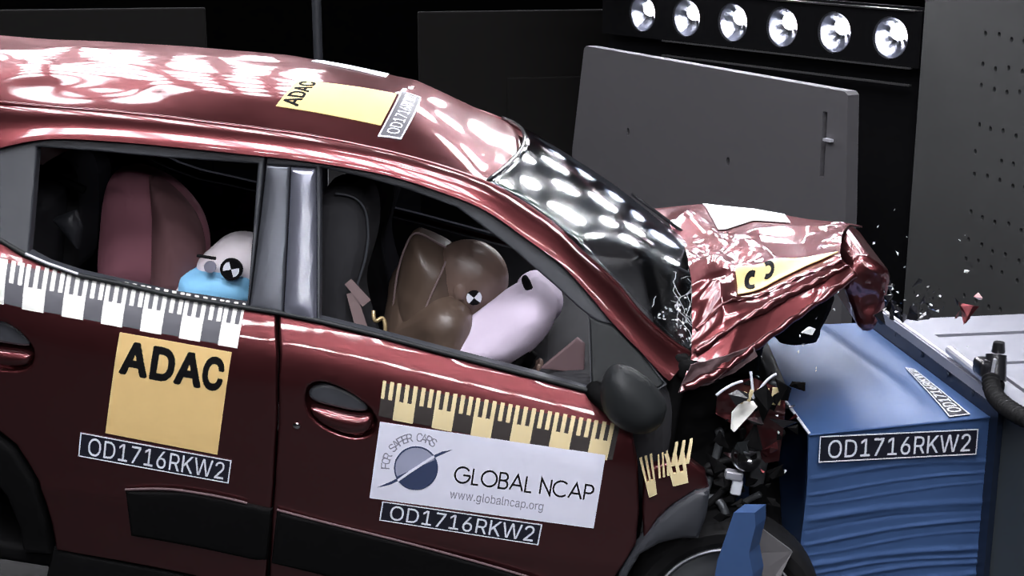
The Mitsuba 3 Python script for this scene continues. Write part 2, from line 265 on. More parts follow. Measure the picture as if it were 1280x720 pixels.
    'rear_clip': [[-2.0532,1.0834],[-2.0005,1.1117],[-1.9749,1.0595],[-1.9837,0.9913],[-2.0665,1.0713]],
    'airlines': [[-1.1802,1.1227]],
    'mirror': [[-0.4264,-0.05,1.0769],[-0.31,-0.05,0.9385]],
    'mirror_out': [[-0.4199,1.0617],[-0.3812,1.0803],[-0.3133,1.0563],[-0.2594,1.0111],[-0.2402,0.9755],[-0.2497,0.9262],[-0.285,0.898],[-0.3284,0.8943],[-0.3774,0.9116],[-0.4106,0.9407],[-0.4294,1.0007]],
    'hood': [[[-0.2066,0.05,0.9998],[-0.1044,0.08,1.0529],[-0.0081,0.16,1.1262],[0.1294,0.26,1.2264],[0.2668,0.36,1.3278]],[[-0.1852,0.12,1.0791],[-0.0596,0.2,1.1728],[0.0499,0.28,1.2403],[0.1511,0.34,1.2925],[0.2531,0.42,1.3358]],[[-0.1823,0.24,1.1399],[-0.0706,0.3,1.2048],[0.0344,0.36,1.2578],[0.1355,0.4,1.3022],[0.2372,0.46,1.3347]],[[-0.1809,0.38,1.1945],[-0.0568,0.48,1.2363],[0.0565,0.54,1.2687],[0.1607,0.56,1.3032],[0.2479,0.55,1.3377]],[[-0.185,0.72,1.2349],[-0.0667,0.82,1.245],[0.0671,0.88,1.2522],[0.1993,0.86,1.2845],[0.2957,0.78,1.3308]],[[-0.2022,1.08,1.221],[-0.0597,1.15,1.242],[0.1045,1.18,1.2566],[0.2575,1.14,1.2802],[0.3674,1.02,1.3216]],[[-0.2363,1.42,1.1934],[-0.0586,1.44,1.233],[0.1111,1.44,1.2464],[0.3046,1.4,1.2525],[0.4689,1.28,1.282]]],
    'hood_white': [[-0.0346,1.25,1.2624],[0.1884,1.25,1.2965],[0.1821,1.02,1.2962],[0.0208,0.8,1.2802],[-0.0464,0.85,1.2619]],
    'hood_yellow': [[-0.0596,0.48,1.2382],[0.0798,0.54,1.2726],[0.2319,0.55,1.3226],[0.1978,0.5,1.3078],[0.0276,0.36,1.2567],[-0.068,0.3,1.2147]],
    'nose': [[0.3161,0.9,1.3364],[0.4222,1.1,1.3115],[0.433,0.9,1.2761],[0.4381,0.8,1.2318],[0.4354,0.75,1.1532],[0.4164,0.7,1.0809],[0.3505,0.6,1.1112],[0.2791,0.55,1.2608]],
    'grey_fender': [[-0.21,0.05,0.9946],[-0.1911,0.1,1.0778],[-0.0972,0.14,1.1037],[-0.0201,0.18,1.1318],[-0.0038,0.18,1.1064],[-0.0665,0.12,1.0502],[-0.1311,0.08,1.0205],[-0.1951,0.05,1.0087]],
    'front_piece': [[-0.0921,0.1,0.9779],[-0.0432,0.1,1.033],[0.0015,0.12,1.043],[0.0909,0.2,1.0207],[0.11,0.22,0.9201],[0.1181,0.25,0.8116],[0.0777,0.25,0.8046],[-0.0222,0.15,0.8999],[-0.0866,0.1,0.9269]],
    'headlamp': [[0.0017,0.12,0.8195]],
    'headlamp_b': [[-0.0327,0.12,0.7652]],
}

TR = {k: np.array(v) for k, v in TR.items()}
# ------------------------------------------------------------------ the car's own frame: x forward, y away from the camera, z up; nose dipped and swung in the impact
CY, CP = math.radians(-9.8), math.radians(9.0)
RZ = np.array([[math.cos(CY), -math.sin(CY), 0], [math.sin(CY), math.cos(CY), 0], [0, 0, 1]])
RY = np.array([[math.cos(CP), 0, math.sin(CP)], [0, 1, 0], [-math.sin(CP), 0, math.cos(CP)]])
RC = RZ @ RY
OC = np.array([1.02696, -0.63091, 0.01372])
WID = 1.58
def world(L): return np.asarray(L, float) @ RC.T + OC
def carm(mesh):
    m = mesh.copy() if isinstance(mesh, trimesh.Trimesh) else tm(mesh)
    m.vertices = world(m.vertices); return m
def mirrored(mesh):
    m = mesh.copy(); v = m.vertices.copy(); v[:, 1] = WID-v[:, 1]
    return trimesh.Trimesh(v, m.faces[:, ::-1], process=False)
def cput(key, mesh, mat, smooth=30): return put(key, carm(mesh), mat, smooth)
BELT = TR['belt']
def beltz(x): return np.interp(x, BELT[:, 0], BELT[:, 1])
DD = [-.6, 0, .03, .07, .12, .2, .35, .5, .65, .8]; YY = [.216, .06, .045, .026, .012, .002, 0, .006, .022, .05]
from scipy.interpolate import PchipInterpolator
_prof = PchipInterpolator(DD, YY)
def yS(x, z): return _prof(np.clip(beltz(x)-z, -.6, .8))
def panel(poly, thick=.03, bev=.006, step=.025, off=0., holes=None, rise=None):
    """a panel of the car's side, outline in (x, z), following the body section; off = how far it stands out"""
    p = Polygon(poly) if not hasattr(poly, 'exterior') else poly
    if not p.is_valid: p = p.buffer(0)
    V, F, d = gridmesh(p, step, (bev*.35, bev) if bev else ())
    y = yS(V[:, 0], V[:, 1])-off
    if rise is not None: y = y-rise(V, d)
    if bev: q = np.clip(bev-d, 0, bev); y = y+bev-np.sqrt(np.maximum(bev*bev-q*q, 0))
    A = np.c_[V[:, 0], y, V[:, 1]]; B = np.c_[V[:, 0], yS(V[:, 0], V[:, 1])-off+thick, V[:, 1]]
    return shell(V, F, A, B)
def pillow(poly, y0, h, hb=None, step=.02, power=.5, tilt=0.):
    """a cushion-like solid over an outline in (x, z): swells by h towards the camera and hb away from it"""
    p = Polygon(poly).buffer(0); V, F, d = gridmesh(p, step, (.003, .010))
    w = np.clip(d/d.max(), 0, 1); s = (1-(1-w)**2)**power
    y = y0+tilt*(V[:, 1]-V[:, 1].mean())
    return shell(V, F, np.c_[V[:, 0], y-h*s-.002, V[:, 1]], np.c_[V[:, 0], y+(h if hb is None else hb)*s+.002, V[:, 1]])
def slab(poly, y0, y1, r=.03, step=.03):
    """a block with rounded rims over an outline in (x, z) between two depths"""
    p = Polygon(poly).buffer(0); V, F, d = gridmesh(p, step, (r*.15, r*.5, r))
    q = np.clip(r-d, 0, r); e = r-np.sqrt(np.maximum(r*r-q*q, 0))
    return shell(V, F, np.c_[V[:, 0], y0+e, V[:, 1]], np.c_[V[:, 0], y1-e, V[:, 1]])
def smooth_poly(P, k=2):
    P = np.asarray(P, float)
    for _ in range(k): P = np.vstack([[.75*a+.25*b, .25*a+.75*b] for a, b in zip(P, np.roll(P, -1, 0))])
    return P
# mappers: (u, v, d) -> point, u to the right, v down, d out of the sheet
def quad_side(q):
    q = np.asarray(q)
    def f(u, v, d):
        u, v, d = np.broadcast_arrays(*(np.asarray(a, float) for a in (u, v, d)))
        p = (q[0]*((1-u)*(1-v))[..., None]+q[1]*(u*(1-v))[..., None]+q[2]*(u*v)[..., None]+q[3]*((1-u)*v)[..., None])
        return world(np.stack([p[..., 0], yS(p[..., 0], p[..., 1])-d, p[..., 1]], -1))
    return f
def quad_flat(q):
    q = np.asarray(q, float); n = np.cross(q[1]-q[0], q[3]-q[0]); n = -n/np.linalg.norm(n)
    def f(u, v, d):
        u, v, d = np.broadcast_arrays(*(np.asarray(a, float) for a in (u, v, d)))
        return (q[0]*((1-u)*(1-v))[..., None]+q[1]*(u*(1-v))[..., None]+q[2]*(u*v)[..., None]+q[3]*((1-u)*v)[..., None])+n*d[..., None]
    return f
def sheet(mp, poly, d0=.0005, d1=.0025, step=.06):
    """a thin plate over a polygon in (u, v) laid on a mapper"""
    parts = []
    for g in getattr(poly, 'geoms', [poly]):
        if g.area < 1e-7: continue
        V, F, d = gridmesh(g, step); F = F[:, ::-1]
        parts.append(shell(V, F, mp(V[:, 0], V[:, 1], d1), mp(V[:, 0], V[:, 1], d0)))
    return cat(*parts)
_tcache = {}
def text_poly(text, bold=False):
    """the lettering as one shapely shape, y up, capitals 1 high"""
    k = (text, bold)
    if k not in _tcache:
        m = meshkit.text_mesh(text, 1.0, depth=.1, bold=bold); f = m.faces[np.abs(m.face_normals[:, 2]-1) < 1e-3]; v = m.vertices[:, :2]
        _tcache[k] = unary_union([Polygon(v[t]).buffer(1e-4) for t in f]).simplify(.004)
    return _tcache[k]
def fit(poly, u0, v0, u1, v1):
    """a y-up shape fitted into a box of (u, v), v down"""
    a, b, c, d = poly.bounds
    return affinity.affine_transform(poly, [(u1-u0)/(c-a), 0, 0, -(v1-v0)/(d-b), u0-a*(u1-u0)/(c-a), v1+b*(v1-v0)/(d-b)])
def arc(cx, cy, rx, ry, a0, a1, n=24):
    a = np.radians(np.linspace(a0, a1, n)); return np.c_[cx+rx*np.cos(a), cy+ry*np.sin(a)]
def geo_text(word, w=.085):
    """thin geometric capitals: circles and straight strokes"""
    S = {'G': ([arc(.5, .5, .5, .5, 40, 360)], [[(1, .5), (.55, .5)]], 1.0), 'L': ([], [[(0, 1), (0, 0), (.42, 0)]], .42), 'O': ([arc(.5, .5, .5, .5, 0, 360)], [], 1.0),
         'B': ([np.vstack([arc(.28, .76, .24, .24, 90, -90, 10)]), arc(.3, .26, .26, .26, 90, -90, 10)], [[(.3, 0), (0, 0), (0, 1), (.28, 1)], [(0, .52), (.3, .52)]], .56),
         'A': ([], [[(0, 0), (.42, 1), (.84, 0)], [(.15, .33), (.69, .33)]], .84), 'N': ([], [[(0, 0), (0, 1), (.66, 0), (.66, 1)]], .66),
         'C': ([arc(.5, .5, .5, .5, 45, 315)], [], .88), 'P': ([arc(.28, .73, .27, .27, 90, -90, 10)], [[(0, 0), (0, 1), (.28, 1)], [(0, .46), (.28, .46)]], .56), ' ': ([], [], .22)}
    x, out = 0, []
    for ch in word:
        a, s, adv = S[ch]
        for l in list(a)+list(s): out.append(affinity.translate(LineString(l).buffer(w/2, cap_style=2, join_style=2, quad_segs=3), x, 0))
        x += adv+.17
    return unary_union(out)
def id_label(key, mp, text_box=(.06, .14, .96, .88), white=None, edge=(.009, .045)):
    put(key, sheet(mp, sbox(0, 0, 1, 1), .0006, .0022), 'label_dark', False)
    e = sbox(0, 0, 1, 1).difference(sbox(edge[0], edge[1], 1-edge[0], 1-edge[1]))
    put(key+'__rim', sheet(mp, e, .0018, .0030), 'letter_white', False)
    put(key+'__lettering', sheet(mp, fit(text_poly('OD1716RKW2'), *text_box), .0018, .0032), 'letter_white', False)
# ================================================================== THE SETTING
def box(lo, hi):
    lo, hi = np.array(lo, float), np.array(hi, float)
    m = trimesh.creation.box(hi-lo); m.apply_translation((lo+hi)/2); return m
put('floor', box((-9, -9, -.1), (9, 9, 0)), 'floor_paint', False); say('floor', 'dark floor of the test hall', kind='structure')
put('wall_back', box((-9, 9.4, 0), (9, 9.6, 9)), 'hall_black', False); say('wall_back', 'black wall at the back of the test hall', kind='structure')
# perforated wall on the right: a thick slab with rows of small drilled holes
WA = math.radians(-80); wd = np.array([math.cos(WA), math.sin(WA), 0]); wn = np.array([math.sin(WA), -math.cos(WA), 0])
W0 = np.array([2.765, 2.118, 0.0])
def wallp(s, z, d=0): return W0+wd*s+np.array([0, 0, z])+wn*d
hol = []
for r in range(17):
    for c in range(9):
        s, z = .46+.088*c+rng.normal(0, .006), 1.98-.125*r+(.04 if (r % 3 == 1) else 0)+rng.normal(0, .006)
        if rng.random() < .93: hol.append(Point(s, z).buffer(.011, 5))
plate = sbox(0, 0, 2.4, 2.15).difference(unary_union(hol))
v, f = trimesh.creation.triangulate_polygon(plate, engine='earcut')
sl = trimesh.creation.extrude_polygon(plate, .02, engine='earcut')
def wallmap(m, d0):
    q = m.vertices; return trimesh.Trimesh(W0+np.outer(q[:, 0], wd)+np.outer(q[:, 1], [0, 0, 1])+np.outer(q[:, 2]+d0, wn), m.faces, process=False)
put('wall_right', cat(wallmap(sl, 0), wallmap(trimesh.creation.extrude_polygon(sbox(0, 0, 2.4, 2.15), .12, engine='earcut'), -.16)), 'wall_paint', False)
say('wall_right', 'dark perforated wall with rows of small holes on the right', kind='structure')
# far dark boards and the pole
put('backdrop_panel', rbox((1.55, .06, 1.75), .01, (-1.31, 5.0, .715)), 'board_far'); say('backdrop_panel', 'flat dark panel behind the rear of the roof, at the left edge', 'panel')
put('backdrop_panel', cat(rbox((1.5, .06, 1.53), .01, (1.5, 5.2, .765)), rbox((.9, .03, 1.0), .01, (1.75, 5.13, .62))), 'board_far'); say('backdrop_panel_001', 'dark panel behind the windscreen, left of the big grey board', 'panel')
put('pole', cat(tm(m3.Manifold.cylinder(2.6, .028, .028, 20).translate((.125, 5.0, 0))), tm(m3.Manifold.cylinder(.02, .12, .12, 24).translate((.125, 5.0, 0)))), 'trim_grey'); say('pole', 'thin upright grey pole standing behind the roof of the car', 'pole')
# big grey board standing behind the bonnet
bd = np.array([2.252-1.482, 1.678-3.495, 0]); BL = np.linalg.norm(bd); bd /= BL; bn = np.array([-.921, -.390, 0]); B0 = np.array([1.482, 3.495, 0])
bp = Polygon([(-.13, 0), (BL+.05, 0), (BL+.03, .98), (BL, 1.485), (BL-.02, 1.5), (.02, 1.5), (0, 1.485), (-.10, .944)])
hole_marks = [(.41, 1.105), (1.212, 1.084)]
cut = unary_union([affinity.scale(Point(*h).buffer(.016, 6), .8, 1.3) for h in hole_marks]+[sbox(1.830, 1.12, 1.858, 1.40)])
pm = trimesh.creation.extrude_polygon(bp.difference(cut), .05, engine='earcut')
pm2 = trimesh.creation.extrude_polygon(bp.buffer(-.002), .015, engine='earcut')
def boardmap(m, d0):
    q = m.vertices; return trimesh.Trimesh(B0+np.outer(q[:, 0], bd)+np.outer(q[:, 1], [0, 0, 1])+np.outer(q[:, 2]+d0, bn), m.faces, process=False)
put('shield_board', boardmap(pm, -.05), 'board_grey', False); put('shield_board__core', boardmap(pm2, -.066), 'board_grey', False)
put('shield_board__handle', boardmap(trimesh.creation.extrude_polygon(sbox(1.86, 1.28, 1.905, 1.292), .02, engine='earcut'), 0), 'steel', False)
say('shield_board', 'large grey free-standing board behind the bonnet, below the row of lamps', 'board')
# ------------------------------------------------------------------ floodlights
def basis(n, hint=(0, 0, 1)):
    n = np.asarray(n, float)/np.linalg.norm(n); a = np.cross(hint, n); a /= np.linalg.norm(a); return a, np.cross(n, a), n
def lathe(prof, n=28):
    a = np.linspace(0, 2*np.pi, n, endpoint=False); P = np.asarray(prof); V = np.vstack([np.c_[p[0]*np.cos(a), p[0]*np.sin(a), np.full(n, p[1])] for p in P]); F = []
    for i in range(len(P)-1):
        for k in range(n):
            A, B = i*n+k, i*n+(k+1) % n; F += [[A, B, B+n], [A, B+n, A+n]]
    return trimesh.Trimesh(V, F, process=False)
def placed(m, o, a, b, c):
    q = m.vertices; return trimesh.Trimesh(o+np.outer(q[:, 0], a)+np.outer(q[:, 1], b)+np.outer(q[:, 2], c), m.faces, process=False)
def disc(r, n=24):
    a = np.linspace(0, 2*np.pi, n, endpoint=False); V = np.vstack([[0, 0, 0], np.c_[r*np.cos(a), r*np.sin(a), np.zeros(n)]])
    return trimesh.Trimesh(V, [[0, 1+k, 1+(k+1) % n] for k in range(n)], process=False)
ra, rb, rn = basis((-.835, -.55, .0))
R0 = np.array([1.824, 3.61, 1.65]); R5 = np.array([2.681, 2.307, 1.65]); rd = (R5-R0)/np.linalg.norm(R5-R0); pitch = np.linalg.norm(R5-R0)/5
face = sbox(-.30, -.125, pitch*5+.16, .13)
holes = unary_union([Point(pitch*i, 0).buffer(.094, 14) for i in range(6)])
def rigmap(m, d0):
    q = m.vertices; return trimesh.Trimesh(R0+np.outer(q[:, 0], rd)+np.outer(q[:, 1], [0, 0, 1])+np.outer(q[:, 2]+d0, rn), m.faces, process=False)
put('floodlight_rig', cat(rigmap(trimesh.creation.extrude_polygon(face.difference(holes), .012, engine='earcut'), 0)), 'rig_black', False)
put('floodlight_rig__housing', cat(rigmap(trimesh.creation.extrude_polygon(face, .02, engine='earcut'), -.16), rigmap(trimesh.creation.extrude_polygon(sbox(-.3, -1.6, pitch*5+.16, -.13), .10, engine='earcut'), -.14)), 'rig_black', False)
for z0, s0 in ((-.128, 'a'), (-.205, 'b'), (.128, 'c')):
    put('floodlight_rig__edge_strip', rigmap(trimesh.creation.extrude_polygon(sbox(.15, z0-.004, pitch*5+.12, z0+.004), .02, engine='earcut'), 0), 'rig_edge', False)
bowl = lathe([(.010, -.062), (.03, -.060), (.045, -.053), (.06, -.040), (.072, -.020), (.080, .0), (.086, .004), (.086, .012), (.080, .012)], 30)
bowl.vertices *= [1.14, 1.14, 1.0]; bowl_v = bowl.vertices; rr = np.random.default_rng(3)
ang = np.arctan2(bowl_v[:, 1], bowl_v[:, 0]); rad = np.hypot(bowl_v[:, 0], bowl_v[:, 1])
bowl_v[:, 2] += np.where(rad < .089, .004*np.sin(ang*7)*(rad/.08), 0)
bulb = trimesh.creation.icosphere(2, 1.0); bulb.apply_scale([.046, .040, .020])
for i in range(6):
    o = R0+rd*pitch*i; rot = math.radians(35+12*(i % 3)-8*i)
    a2, b2 = ra*math.cos(rot)+rb*math.sin(rot), -ra*math.sin(rot)+rb*math.cos(rot)
    lk = put('floodlight_rig__lamp', placed(bowl, o, a2, b2, rn), 'reflector', 25)
    bm = placed(bulb, o+ra*.018+rb*.026-rn*.026, ra, rb, rn)
    scene[lk+'__bulb'] = mikit.ply(bm, 'paper_bright', smooth=True, emitter={'type': 'area', 'radiance': {'type': 'rgb', 'value': [RIG_RADIANCE, RIG_RADIANCE, RIG_RADIANCE*1.06]}})
say('floodlight_rig', 'black lighting rig with a row of six round lamps, top right behind the grey board', 'lamp rig')
for k in list(scene):
    if k.startswith('floodlight_rig__lamp') and k.count('__') == 1: say(k, 'round bright lamp with faceted reflector')
# the hall's other floodlight banks, seen mirrored in the car's lacquer and glass
for bi, (pos, aim, rows, cols, pt, lr, L, where) in enumerate(BANKS):
    pos, aim = np.array(pos, float), np.array(aim, float); a, b, n = basis(aim-pos)
    W_, H_ = cols*pt+.1, rows*pt+.1
    hs = unary_union([Point((c-(cols-1)/2)*pt, (r-(rows-1)/2)*pt).buffer(lr*1.03, 10) for r in range(rows) for c in range(cols)])
    fc = trimesh.creation.extrude_polygon(sbox(-W_/2, -H_/2, W_/2, H_/2).difference(hs), .03, engine='earcut')
    bk = numbered('floodlight_bank')
    scene[bk+'__housing'] = mikit.ply(cat(placed(fc, pos, a, b, n), placed(trimesh.creation.extrude_polygon(sbox(-W_/2, -H_/2, W_/2, H_/2), .04, engine='earcut'), pos-n*.10, a, b, n)), 'rig_black')
    for r in range(rows):
        for c in range(cols):
            o = pos+a*(c-(cols-1)/2)*pt+b*(r-(rows-1)/2)*pt
            k = numbered(bk+'__lamp')
            scene[k] = mikit.ply(placed(disc(lr), o+n*.005, a, b, n), 'paper_bright', emitter={'type': 'area', 'radiance': {'type': 'rgb', 'value': [L, L, L*1.06]}})
    say(bk, 'bank of round floodlights '+where, 'lamp rig', 'floodlight banks under the hall roof')
# ================================================================== THE CAR
car = 'car'
say(car, 'dark red hatchback crushed against the blue barrier, covered with test stickers', 'car')
rl, ru = TR['rail_low'], TR['rail_up']
def rs(P, n): return np.stack([np.interp(np.linspace(0, 1, n), np.linspace(0, 1, len(P)), P[:, k]) for k in range(P.shape[1])], 1)
def spl(P, n):
    k = np.arange(len(P)); return PchipInterpolator(k, P, axis=0)(np.linspace(0, len(P)-1, n))
from scipy.ndimage import gaussian_filter1d
def ext(P):
    """lengthens the two rail lines backwards over the tail"""
    q = P[0]+np.array([[-.75, .04, -.16], [-.55, .02, -.06], [-.28, 0, -.02]]); q[:, 2] += (0 if P is ru else -.05); return np.vstack([q, P])
rlo, rup = spl(ext(rl), 90), spl(ext(ru), 90)
for q in (rlo, rup): q[:] = np.c_[q[:, 0], gaussian_filter1d(q[:, 1], 1.5, mode='nearest'), gaussian_filter1d(q[:, 2], 1.5, mode='nearest')]
def loft(A, B, bulge, n=14, inner=.05):
    """a swelling strip between two lines and its hollow back"""
    t = np.linspace(0, 1, n); N = len(A); G = []
    for i in range(N):
        c = B[i]-A[i]; tan = A[min(i+1, N-1)]-A[max(i-1, 0)]; nn = np.cross(c, tan); nn /= np.linalg.norm(nn)
        if nn[1] > 0: nn = -nn
        w = np.linalg.norm(c); s = np.sin(np.pi*t)**.8
        G.append(A[i]+np.outer(t, c)+np.outer(bulge*np.minimum(1, w/.08)*s, nn))
    G = np.array(G); V = G.reshape(-1, 3); F = []
    for i in range(N-1):
        for k in range(n-1):
            a = i*n+k; F += [[a, a+n, a+n+1], [a, a+n+1, a+1]]
    F = np.array(F); m = trimesh.Trimesh(V, F, process=False)
    if m.face_normals[:, 1].mean() > 0: F = F[:, ::-1]
    V2 = V+np.array([0, inner, -.012]); n0 = len(V); E = edges_once(F)
    return trimesh.Trimesh(np.vstack([V, V2]), np.vstack([F, F[:, ::-1]+n0, np.c_[E[:, 0], E[:, 0]+n0, E[:, 1]+n0], np.c_[E[:, 0], E[:, 1]+n0, E[:, 1]]]), process=False)
cant = loft(rlo, rup, .018)
cput('car__side_rail', cant, 'paint', 40); cput('car__side_rail', mirrored(cant), 'paint', 40)
mold = tube(rup+np.array([0, .003, .002]), .006, 8)
cput('car__roof_molding', mold, 'paint', True); cput('car__roof_molding', mirrored(mold), 'paint', True)
# roof skin
ix = np.argsort(rup[:, 0])
def ditch(x): return np.interp(x, rup[ix, 0], rup[ix, 1]), np.interp(x, rup[ix, 0], rup[ix, 2])
XF, XR = ru[9, 0]+.01, rup[0, 0]
def roofP(u, t):
    """u: tail 0 to front edge 1; t: near ditch 0 to far ditch 1"""
    u, t = np.broadcast_arrays(np.asarray(u, float), np.asarray(t, float)); q = 1-(2*t-1)**2
    xf = XF+.085*q; x = XR+u*(xf-XR); y0, z0 = ditch(np.minimum(x, XF))
    crown = np.interp(x, [-3.1, -2.2, -1.5, -1.1, XF, XF+.09], [.07, .092, .112, .105, .034, .022])
    prof = np.where(t < .5, t*2, (1-t)*2); prof = 1-(1-prof)**2.6
    drop = np.maximum(x-XF, 0)*.12
    return np.stack([x, y0+t*(WID-2*y0), z0+crown*prof-drop], -1)
def grid_shell(fn, nu, nv, back, flip=False):
    u, v = np.meshgrid(np.linspace(0, 1, nu), np.linspace(0, 1, nv), indexing='ij'); P = fn(u, v).reshape(-1, 3); F = []
    i, k = np.meshgrid(np.arange(nu-1), np.arange(nv-1), indexing='ij'); a = (i*nv+k).ravel()
    F = np.vstack([np.c_[a, a+nv, a+nv+1], np.c_[a, a+nv+1, a+1]])
    if flip: F = F[:, ::-1]
    n0 = len(P); E = edges_once(F)
    return trimesh.Trimesh(np.vstack([P, P+np.asarray(back)]), np.vstack([F, F[:, ::-1]+n0, np.c_[E[:, 0], E[:, 0]+n0, E[:, 1]+n0], np.c_[E[:, 0], E[:, 1]+n0, E[:, 1]]]), process=False)
def dent(P):
    q = P*np.array([2.6, 3.4, 0]); w = np.clip((-.95-P[..., 0])/.5, 0, 1)
    return P+np.stack([0*w, 0*w, w*(.017*(meshkit.fbm(q, 2, 5)-.5)*2+.004*(meshkit.fbm(q*2.6, 2, 8)-.5))], -1)
def roofD(u, t):
    p = roofP(u, t); q = np.clip(np.minimum(t, 1-t)/.12, 0, 1)
    return p*(1-q[..., None])+dent(p)*q[..., None]
cput('car__roof', grid_shell(roofD, 130, 64, (0, 0, -.012)), 'paint', 40)
cput('car__headliner', grid_shell(lambda u, t: roofP(u*.985, .02+.96*t), 30, 16, (0, 0, -.012)).apply_translation([0, 0, -.045]), 'cloth_grey', 40)
def roof_map(u0, u1, t0, t1, skew=0):
    """sheet on the roof: u of the sheet runs forward, v towards the camera"""
    def f(u, v, d):
        u, v, d = np.broadcast_arrays(*(np.asarray(a, float) for a in (u, v, d)))
        p = roofD(u0+(u1-u0)*u+skew*v, t0+(t1-t0)*v); return world(p+np.array([0, 0, 1])*d[..., None])
    return f
def ru_of(x): return (x-XR)/(XF+.06-XR)
def roof_quad(q):
    """sheet on the roof from its four corners in (u, t) of the roof"""
    q = np.asarray(q, float)
    def f(u, v, d):
        u, v, d = np.broadcast_arrays(*(np.asarray(a, float) for a in (u, v, d)))
        s = q[0]*((1-u)*(1-v))[..., None]+q[1]*(u*(1-v))[..., None]+q[2]*(u*v)[..., None]+q[3]*((1-u)*v)[..., None]
        return world(roofD(s[..., 0], s[..., 1])+np.array([0, 0, 1])*(d[..., None]+.001))
    return f
ROOFQ = {
    'white': [(.722, .76), (.815, .78), (.812, .55), (.712, .57)],
    'yellow': [(.7251, .27), (.8415, .328), (.8527, .1003), (.7251, .095)],
    'label': [(.8429, .3635), (.8667, .4117), (.885, .0617), (.8583, .0489)],

}
m_ = roof_quad(ROOFQ['white']); put('car__roof__white_sticker', sheet(m_, sbox(0, 0, 1, 1), .0005, .002, .05), 'paper_bright', 30); say('car__roof__white_sticker', 'small white sticker on the far half of the roof')
m_ = roof_quad(ROOFQ['yellow']); put('car__roof__yellow_sticker', sheet(m_, sbox(0, 0, 1, 1), .0005, .002, .05), 'paper_yellow', 30); say('car__roof__yellow_sticker', 'yellow sticker on the roof with black letters')
g_ = affinity.rotate(text_poly('ADAC', True), 90); put('car__roof__lettering', sheet(m_, fit(g_, .03, .06, .19, .94), .0012, .003, .1), 'ink', 30)
m_ = roof_quad(ROOFQ['label'])
put('car__roof__id_label', sheet(m_, sbox(0, 0, 1, 1), .0005, .002, .06), 'tape_grey', 30); say('car__roof__id_label', 'grey label with pale rim across the roof')
put('car__roof__id_label_rim', sheet(m_, sbox(0, 0, 1, 1).difference(sbox(.07, .018, .93, .982)), .0012, .003, .06), 'letter_white', 30)
put('car__roof__id_lettering', sheet(m_, fit(affinity.rotate(text_poly('OD1716RKW2'), 90), .25, .06, .78, .94), .0012, .003, .1), 'letter_white', 30)

# windscreen
N0 = spl(ru[9:], 40)
def screenP(s, t):
    s, t = np.broadcast_arrays(np.asarray(s, float), np.asarray(t, float)); n = PchipInterpolator(np.linspace(0, 1, len(ru)-9), ru[9:], axis=0)(s); q = 1-(2*t-1)**2
    f = np.stack([n[..., 0], n[..., 1]+t*(WID-2*n[..., 1]), n[..., 2]], -1)
    c0, c1 = ru[9], ru[-1]; ch = np.stack([c0[0]+(c1[0]-c0[0])*s, 0*s, c0[2]+(c1[2]-c0[2])*s+.012*np.sin(np.pi*s)], -1)-np.stack([n[..., 0], 0*s, n[..., 2]], -1)
    b = ch*.8+np.stack([.085+.10*s, 0*s, .035+.03*s], -1)
    w = np.stack([0*s, 0*s, .0012*np.sin(7*t*3+5*s)*s], -1)
    return f+b*q[..., None]+np.array([.012, 0, .004])+w
def screen_surface(u, v): return screenP(.015+.985*u, .012+.976*v)
cput('car__windscreen', grid_shell(screen_surface, 40, 50, (-.003, 0, -.004)), 'screen_glass', True)
# crack web at the foot of the windscreen
cr = np.random.default_rng(11); segs = []
def crackline(s, t, ds, dt, n, w):
    pts = []
    for i in range(n):
        pts.append((s, t)); s += ds*(.6+.8*cr.random())+cr.normal(0, .012); t += dt*(.6+.8*cr.random())+cr.normal(0, .010)
        if not (.02 < s < .99 and .015 < t < .98): break
    if len(pts) > 2: segs.append(tube(screenP(np.array(pts)[:, 0], np.array(pts)[:, 1])+np.array([.002, 0, .004]), w, 5))
for i in range(14): crackline(.985, .02+.02*cr.random(), -.022*cr.random(), .035*cr.random()+.004, 12, .0008)
for i in range(22): crackline(.99, cr.random()*.95+.02, -.02*cr.random()-.004, cr.normal(0, .02), int(4+6*cr.random()), .0007)
for i in range(8): crackline(.78+.2*cr.random(), .03+.2*cr.random(), .012, cr.normal(.02, .02), 8, .0008)
k = cput('car__windscreen__crack', cat(*segs), 'frost', True); say(k, 'white crack web at the foot of the windscreen', kind='stuff')
fl = []
for i in range(260):
    s = 1-.16*cr.random()**1.6; t = .015+.30*cr.random()**1.5 if i < 170 else .02+.9*cr.random(); s = min(s, .985) if i < 170 else 1-.05*cr.random()
    c = screenP(s, t)+np.array([.003, 0, .006]); h = cr.normal(0, 1, (5, 3))*.0035
    fl.append(trimesh.convex.convex_hull(c+h))
k = cput('car__windscreen__crumbled_glass', cat(*fl), 'frost', False); say(k, 'crumbled glass along the broken foot of the windscreen', kind='stuff')
wb = cat(tube(screenP(np.zeros(30)+.01, np.linspace(.01, .99, 30)), .006, 6), tube(screenP(np.zeros(30)+.998, np.linspace(.01, .99, 30)), .010, 6))
cput('car__windscreen__seal', wb, 'black_gloss', True)
sp = screenP(np.linspace(.72, .95, 14), .22+.04*np.sin(np.linspace(0, 3, 14))); sp2 = screenP(np.linspace(.60, .98, 16), np.linspace(.80, .52, 16))
cput('car__wiper', tube(sp2+np.array([.008, 0, .012]), .006, 6), 'black_gloss', True); cput('car__wiper', tube(sp+np.array([.008, 0, .012]), .005, 6), 'trim_grey', True)
